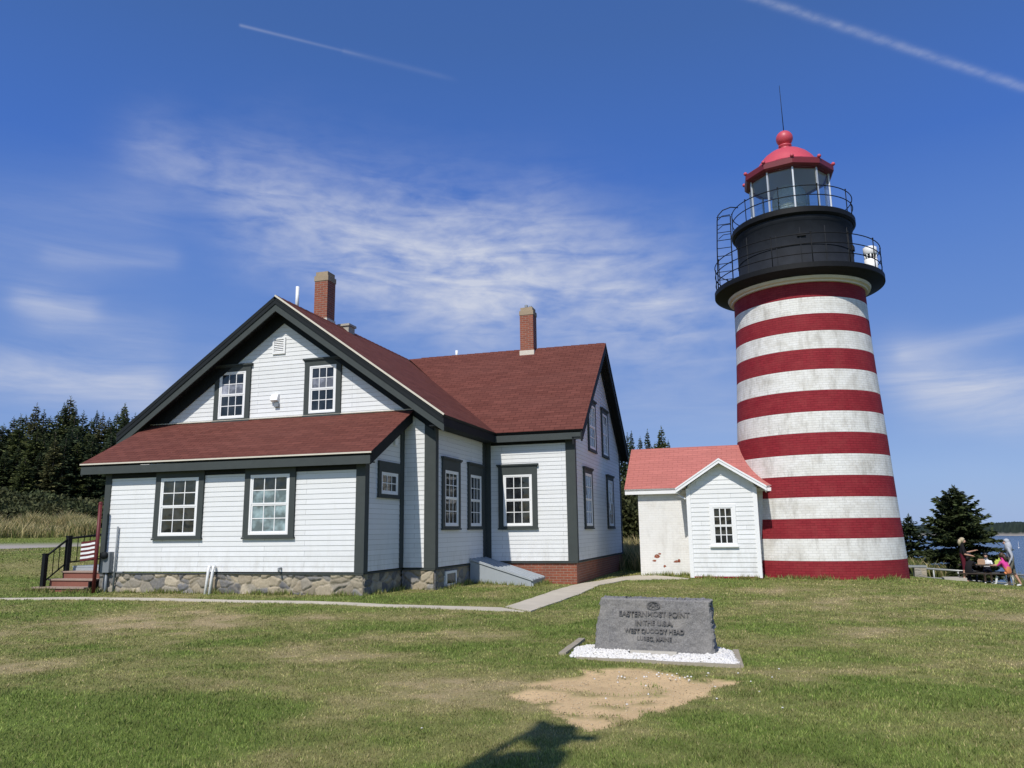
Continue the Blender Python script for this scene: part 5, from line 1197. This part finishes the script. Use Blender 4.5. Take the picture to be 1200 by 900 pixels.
def stand(step=.1, arms=None, hunch=.03, look=0):
    J = dict(pelvis=A3(0, 0, .93), neck=A3(0, hunch, 1.46), head=A3(0, hunch+.04, 1.60), hf=A3(math.sin(look), math.cos(look), -.15), hu=A3(0, .05, 1), shL=A3(-.18, hunch, 1.38), shR=A3(.18, hunch, 1.38), elL=A3(-.24, -.02, 1.10), elR=A3(.24, -.02, 1.10), wrL=A3(-.25, .10, .87), wrR=A3(.25, .10, .87),
             hipL=A3(-.095, 0, .88), hipR=A3(.095, 0, .88), knL=A3(-.11, step*.7, .48), knR=A3(.11, -step*.2, .48), anL=A3(-.12, step, .07), anR=A3(.12, -step, .07), toeL=A3(-.13, step+.16, .035), toeR=A3(.13, -step+.16, .035))
    J.update(arms or {}); return J
def sit(lean=.12, arms=None, feet=.0):
    J = dict(pelvis=A3(0, 0, .54), neck=A3(0, lean, 1.03), head=A3(0, lean+.06, 1.17), hf=A3(0, .98, -.2), hu=A3(0, .15, .98), shL=A3(-.17, lean, .95), shR=A3(.17, lean, .95), elL=A3(-.22, lean+.12, .72), elR=A3(.22, lean+.12, .72), wrL=A3(-.14, lean+.36, .80), wrR=A3(.14, lean+.36, .80),
             hipL=A3(-.09, .02, .52), hipR=A3(.09, .02, .52), knL=A3(-.12, .42, .50), knR=A3(.12, .42, .50), anL=A3(-.12, .40+feet, .08), anR=A3(.12, .40+feet, .08), toeL=A3(-.13, .56+feet, .04), toeR=A3(.13, .56+feet, .04))
    J.update(arms or {}); return J
def face_dir(a): return -a   # heading measured clockwise from +Y
def pl(px, d): az = azel(px, 680)[0]; x, y = at_az(az, d); return (x, y, float(ground(x, y)))
person('standing woman in black top and maroon shorts with fair hair left of the picnic table', pl(1131.5, 36), face_dir(rad(95)), stand(.06, dict(elL=A3(-.22, .18, 1.15), wrL=A3(-.12, .42, 1.22), elR=A3(.24, .02, 1.1), wrR=A3(.2, .24, 1.05)), .02), dict(top='black', sleeve='black', bottom='maroon', thigh='maroon', calf='skin', shoe='skin', fore='skin'), 'blond', .12, .98)
person('standing person in pale grey hooded top and shorts with white shoes by the picnic table', pl(1188.5, 36.2), face_dir(rad(-78)), stand(.22, dict(elR=A3(.24, .06, 1.1), wrR=A3(.2, .28, .98)), .07), dict(top='grey', sleeve='grey', bottom='olive', thigh='olive', calf='skin', shoe='white', fore='grey'), 'hood', 0, 1.03)
def seat(u, v, w=0): c, s = math.cos(ta), math.sin(ta); return (pc[0]+c*u-s*v, pc[1]+s*u+c*v, TZ+w)
person('person in black clothes and white shoes seated at the left of the picnic table', seat(-.62, -.66, -.08), ta+rad(-20), sit(.10, None, -.05), dict(top='black', sleeve='black', fore='black', bottom='black', thigh='black', calf='navy', shoe='white'), 'black', .10, 1.0)
person('child in white shirt with dark hair seated on the far side of the picnic table', seat(.02, .66, -.02), ta+math.pi, sit(.08), dict(top='white', sleeve='white', fore='skin', bottom='navy', thigh='navy', calf='skin', shoe='white'), 'black', 0, .92)
person('girl in pink and orange with brown hair seated at the picnic table', seat(.72, -.66, -.02), ta+rad(58), sit(.16, dict(wrL=A3(-.12, .55, .80), elL=A3(-.2, .3, .80), knL=A3(-.16, .40, .42), anL=A3(-.2, .45, .08), toeL=A3(-.22, .60, .04), anR=A3(.12, .10, .08), toeR=A3(.12, .25, .04))), dict(top='pink', sleeve='pink', fore='skin', bottom='orange', thigh='black', calf='white', shoe='white'), 'brown', .16, .95)
# ------------------------------------------------------------------ sea, far shore, boat
sea = MB(); sea.poly([(-30000, -30000, -19.5), (30000, -30000, -19.5), (30000, 30000, -19.5), (-30000, 30000, -19.5)])
def sea_mat():
    m = NT('sea_water'); p = m.pos(); w = m.noise(m.mapping(p, (.10, .35, 1)), 1, 6, .7); w2 = m.noise(m.mapping(p, (.008, .02, 1)), 1, 4)
    c = m.mix(w2, (.018, .045, .085), (.03, .07, .11)); return m.done(m.bsdf(c, .22, m.bump(w, .9, .8), .5))
tag(sea.build('sea', sea_mat()), kind='structure')
def shore():
    N, K = 420, 14; V = []; C = []
    a0, a1 = rad(3), rad(32)
    for i_ in range(N+1):
        a = a0+(a1-a0)*i_/N; pn = fbm(np.array([i_*.05]), np.array([3.]), 501, 4)[0]; hm = 10+13*fbm(np.array([i_*.018]), np.array([7.]), 511, 3)[0]+3*ss(.25, .5, np.array(i_/N))
        for j in range(K+1):
            t = j/K; d = 1500+120*(pn-.5)+420*t+ (0 if t else 0); z = -20+1.6*min(1, t*8)+(hm*ss(.06, .45, np.array(t))*(1-.25*t)) ; z += (2.2*fbm(np.array([i_*1.7]), np.array([j*1.3]), 521, 2)[0]+1.6*rng.random())*(t > .12)
            x, y = at_az(a, d); V.append((x, y, z)); C.append((.40, .36, .30) if t < .1 else tuple(np.array((.028, .038, .02))*(.7+.7*rng.random())))
    i_ = np.arange(N*K); r_, c_ = i_//K, i_ % K; q = r_*(K+1)+c_
    return tag(soup('far_shore_hills', np.array(V), np.stack([q, q+K+1, q+K+2, q+1], 1), MT['leaf'], np.array(C)), kind='structure')
shore()
az, el = azel(1194, 641); d = 20.4/math.tan(-azel(1194, 642.3)[1]); x, y = at_az(az, d)
bo = empty('sailboat', (x, y, -19.5), rad(70)); tag(bo, 'small white sailboat on the blue water beyond the picnic table', 'sailboat')
b = MB(); sec = [(-2.4, .5), (-1, .85), (.6, .8), (1.8, .45), (2.6, .02)]
for (xa, wa), (xb, wb) in zip(sec[:-1], sec[1:]):
    b.poly([(xa, -wa, .6), (xb, -wb, .6), (xb, -wb*.5, -.2), (xa, -wa*.5, -.2)]); b.poly([(xa, wa*.5, -.2), (xb, wb*.5, -.2), (xb, wb, .6), (xa, wa, .6)]); b.poly([(xa, wa, .6), (xb, wb, .6), (xb, -wb, .6), (xa, -wa, .6)])
b.poly([(-2.4, -.5, .6), (-2.4, .5, .6), (-2.4, .25, -.2), (-2.4, -.25, -.2)]); b.build('hull', MT['white'], bo)
b = MB(); b.tube([(.4, 0, .6), (.4, 0, 5.4)], .06, 6); b.build('mast', MT['steel'], bo); b = MB(); b.prism([(.32, 0, 1.2), (.32, 0, 5.2), (-2.1, .25, 1.2)], (0, .03, 0)); b.build('sail', MT['white'], bo)
# ------------------------------------------------------------------ added unseen post behind the viewer, shaped to cast the lawn shadow
SUNP, SUNQ = .105, 1.15
def lift(px, py, yc):
    p = hit(px, py); L = (yc-p[1]); return np.array([p[0]+SUNP*L, yc, p[2]-SUNQ*L])
yc = -16.9; bp = empty('shadow_caster', (13.2, yc, -.7)); bo_ = np.array([13.2, yc, -.7]); tag(bp, 'added unseen timber shadow caster with sloping brace and hood standing left of the viewer', 'shadow caster')
pp = lambda px, py: lift(px, py, yc)-bo_
top = pp(626, 853); b = MB()
b.prism([pp(616, 861), pp(622, 853), pp(632, 854), pp(642, 859), pp(672, 860), pp(668, 872), pp(655, 878), pp(648, 888), pp(630, 880), pp(613, 868)], (0, .25, 0)); b.build('hood', MT['darkwood'], bp)
b = MB(); b.bar(pp(622, 858), pp(535, 906), .075, .075); b.build('brace', MT['darkwood'], bp)
b = MB(); b.bar(pp(660, 864), pp(701, 866), .08, .10); b.build('arm', MT['darkwood'], bp)
b = MB(); b.prism([pp(586, 893), pp(654, 891), pp(660, 896), pp(645, 914), pp(535, 914), pp(556, 902)], (0, .25, 0)); b.build('platform', MT['darkwood'], bp)
q = pp(605, 912); b = MB(); b.bar((q[0], .12, -.3), (q[0], .12, q[2]+.1), .3, .3, (0, 1, 0)); b.build('post', MT['darkwood'], bp)
# ------------------------------------------------------------------ sun and sky
sd = Vector((-SUNP, -1, SUNQ)).normalized(); sl = bpy.data.lights.new('sun', 'SUN'); sl.energy = 4.2; sl.angle = rad(.53); sl.color = (1, .955, .88)
so = bpy.data.objects.new('sun', sl); COL.objects.link(so); so.rotation_euler = sd.to_track_quat('Z', 'Y').to_euler(); so.location = (0, -40, 60)
wd = bpy.data.worlds.new('World'); SC.world = wd; wd.use_nodes = True; wt = wd.node_tree; wt.nodes.clear()
class WT(NT):
    def __init__(s, t): s.t = t
w = WT(wt); sky = w.n('ShaderNodeTexSky', sky_type='NISHITA'); sky.sun_disc = False; sky.sun_elevation = math.asin(sd.z); sky.sun_rotation = math.atan2(sd.x, sd.y)
sky.air_density = 1.0; sky.dust_density = .35; sky.ozone_density = 3.2; sky.altitude = 20
tc = w.n('ShaderNodeTexCoord'); vec = tc.outputs['Generated']; sp = w.n('ShaderNodeSeparateXYZ'); w.link(vec, sp.inputs[0])
AZ = w.math('ARCTAN2', sp.outputs[0], sp.outputs[1]); EL = w.math('ARCSINE', sp.outputs[2])
cmb = w.n('ShaderNodeCombineXYZ'); w.link(AZ, cmb.inputs[0]); w.link(EL, cmb.inputs[1]); AE = cmb.outputs[0]
def capsule(p0, p1, wd_):
    """soft band between two sky directions; falls off as exp(-(d/w)^2)"""
    (ax, ay), (bx, by) = azel(*p0), azel(*p1); dx, dy = bx-ax, by-ay; L2 = dx*dx+dy*dy+1e-9
    px = w.math('SUBTRACT', AZ, ax); py = w.math('SUBTRACT', EL, ay)
    t = w.math('DIVIDE', w.math('ADD', w.math('MULTIPLY', px, dx), w.math('MULTIPLY', py, dy)), L2, clamp=True)
    ex = w.math('SUBTRACT', px, w.math('MULTIPLY', t, dx)); ey = w.math('SUBTRACT', py, w.math('MULTIPLY', t, dy))
    d2 = w.math('ADD', w.math('MULTIPLY', ex, ex), w.math('MULTIPLY', ey, ey))
    return w.math('EXPONENT', w.math('MULTIPLY', d2, -1/(wd_*wd_))), t
def gcline(p0, p1, wd_):
    d0, d1 = ray(*p0), ray(*p1); d0 = d0/np.linalg.norm(d0); d1 = d1/np.linalg.norm(d1); nn_ = np.cross(d0, d1); nn_ /= np.linalg.norm(nn_); e0 = np.cross(nn_, d0)
    dot = lambda q: w.math('ADD', w.math('ADD', w.math('MULTIPLY', sp.outputs[0], float(q[0])), w.math('MULTIPLY', sp.outputs[1], float(q[1]))), w.math('MULTIPLY', sp.outputs[2], float(q[2])))
    D = dot(nn_); t = w.math('DIVIDE', w.math('ARCTAN2', dot(e0), dot(d0)), math.acos(float(d0@d1)))
    prof = w.math('EXPONENT', w.math('MULTIPLY', w.math('MULTIPLY', D, D), -1/(wd_*wd_)))
    ends = w.math('MULTIPLY', w.ramp(t, [(0, 0), (.02, 1)]), w.ramp(t, [(.80, 1), (1.0, 0)])); return w.math('MULTIPLY', prof, ends), t
def nz(scale, rot, det, rough, dist=0, loc=(0, 0, 0)): return w.noise(w.mapping(AE, scale, loc, (0, 0, rot)), 1, det, rough, dist)
wisp = nz((7, 34, 1), .42, 7, .55, .7); wisp2 = nz((5, 30, 1), .05, 7, .6, .5, (3, 1, 0)); puff = nz((26, 60, 1), .40, 6, .55, .3); big = nz((6, 11, 1), .3, 5, .55, .4, (1, 7, 0))
def band_sum(items, tex):
    acc = None
    for p0, p1, wd_, s in items:
        c, _ = capsule(p0, p1, wd_); c = w.math('MULTIPLY', c, s); acc = c if acc is None else w.math('ADD', acc, c)
    return w.math('MULTIPLY', acc, tex)
def rmp(f, a, b): return w.ramp(f, [(a, 0), (b, 1)])
main = w.math('MULTIPLY', .70, band_sum([((185, 180), (400, 262), .042, .48), ((330, 240), (560, 320), .075, .60), ((470, 290), (620, 300), .080, .75), ((560, 330), (760, 380), .070, .68), ((740, 330), (850, 370), .075, .55), ((640, 270), (700, 300), .05, .3), ((420, 330), (560, 390), .05, .35), ((300, 290), (420, 330), .04, .25)], w.math('ADD', w.math('MULTIPLY', rmp(wisp, .26, .74), .80), w.math('MULTIPLY', rmp(puff, .36, .72), .34))))
side = w.math('MULTIPLY', .85, band_sum([((1060, 435), (1200, 465), .035, .75), ((1090, 470), (1170, 480), .03, .4), ((1060, 415), (1200, 382), .010, .35), ((30, 350), (100, 362), .016, .42), ((0, 440), (170, 455), .030, .75), ((60, 300), (200, 303), .012, .18), ((60, 380), (180, 400), .03, .35), ((0, 290), (150, 260), .06, .22), ((700, 470), (860, 480), .04, .25), ((180, 470), (260, 430), .05, .2)], w.math('ADD', .18, rmp(wisp2, .30, .72))))
low = w.math('MULTIPLY', w.math('EXPONENT', w.math('MULTIPLY', w.math('MAXIMUM', EL, 0), -9.0)), w.math('ADD', .0, w.math('MULTIPLY', rmp(big, .3, .75), .12)))
c1, t1 = gcline((840, -18), (1420, 176), .0042); c2, t2 = gcline((279, 29), (440, 69), .0016); c3, _ = gcline((400, 59), (540, 95), .003)
con = w.math('ADD', w.math('MULTIPLY', c1, w.math('ADD', .08, w.math('MULTIPLY', rmp(nz((40, 90, 1), -.3, 5, .6), .3, .7), .20))), w.math('ADD', w.math('MULTIPLY', c2, w.math('SUBTRACT', .21, w.math('MULTIPLY', t2, .16))), w.math('MULTIPLY', c3, .05)))
cl = w.math('ADD', w.math('ADD', main, side), w.math('ADD', low, con), None, True); cl = w.math('MINIMUM', cl, .93)
hs = w.n('ShaderNodeHueSaturation'); hs.inputs['Hue'].default_value = .512; hs.inputs['Saturation'].default_value = 1.27; hs.inputs['Value'].default_value = 1.0; w.link(sky.outputs[0], hs.inputs['Color'])
k_ = 1/.128; gr = w.ramp(EL, [(0, (.254, .392, .716)), (.06, (.25, .385, .71)), (.15, (.165, .29, .63)), (.34, (.098, .215, .59)), (.44, (.062, .165, .54)), (.60, (.058, .142, .41)), (1, (.045, .105, .30))]); gr = w.mix(1.0, gr, (k_, k_, k_), 'MULTIPLY')
hz = w.math('MULTIPLY', w.math('ADD', w.math('MULTIPLY', sp.outputs[1], .9), .55, None, True), .88); skc = w.mix(hz, hs.outputs[0], gr)
mxc = w.mix(cl, skc, (4.7, 5.0, 5.9)); bg = w.n('ShaderNodeBackground'); bg.inputs[1].default_value = .128; w.link(mxc, bg.inputs[0])
ow = w.n('ShaderNodeOutputWorld'); w.link(bg.outputs[0], ow.inputs[0])
vs = SC.view_settings; vs.view_transform = 'Standard'; vs.look = 'None'; vs.exposure = 0; vs.gamma = 1; vs.use_curve_mapping = False
SC.cycles.max_bounces = 6; SC.cycles.transparent_max_bounces = 12; SC.cycles.use_denoising = True
bpy.context.view_layer.update()
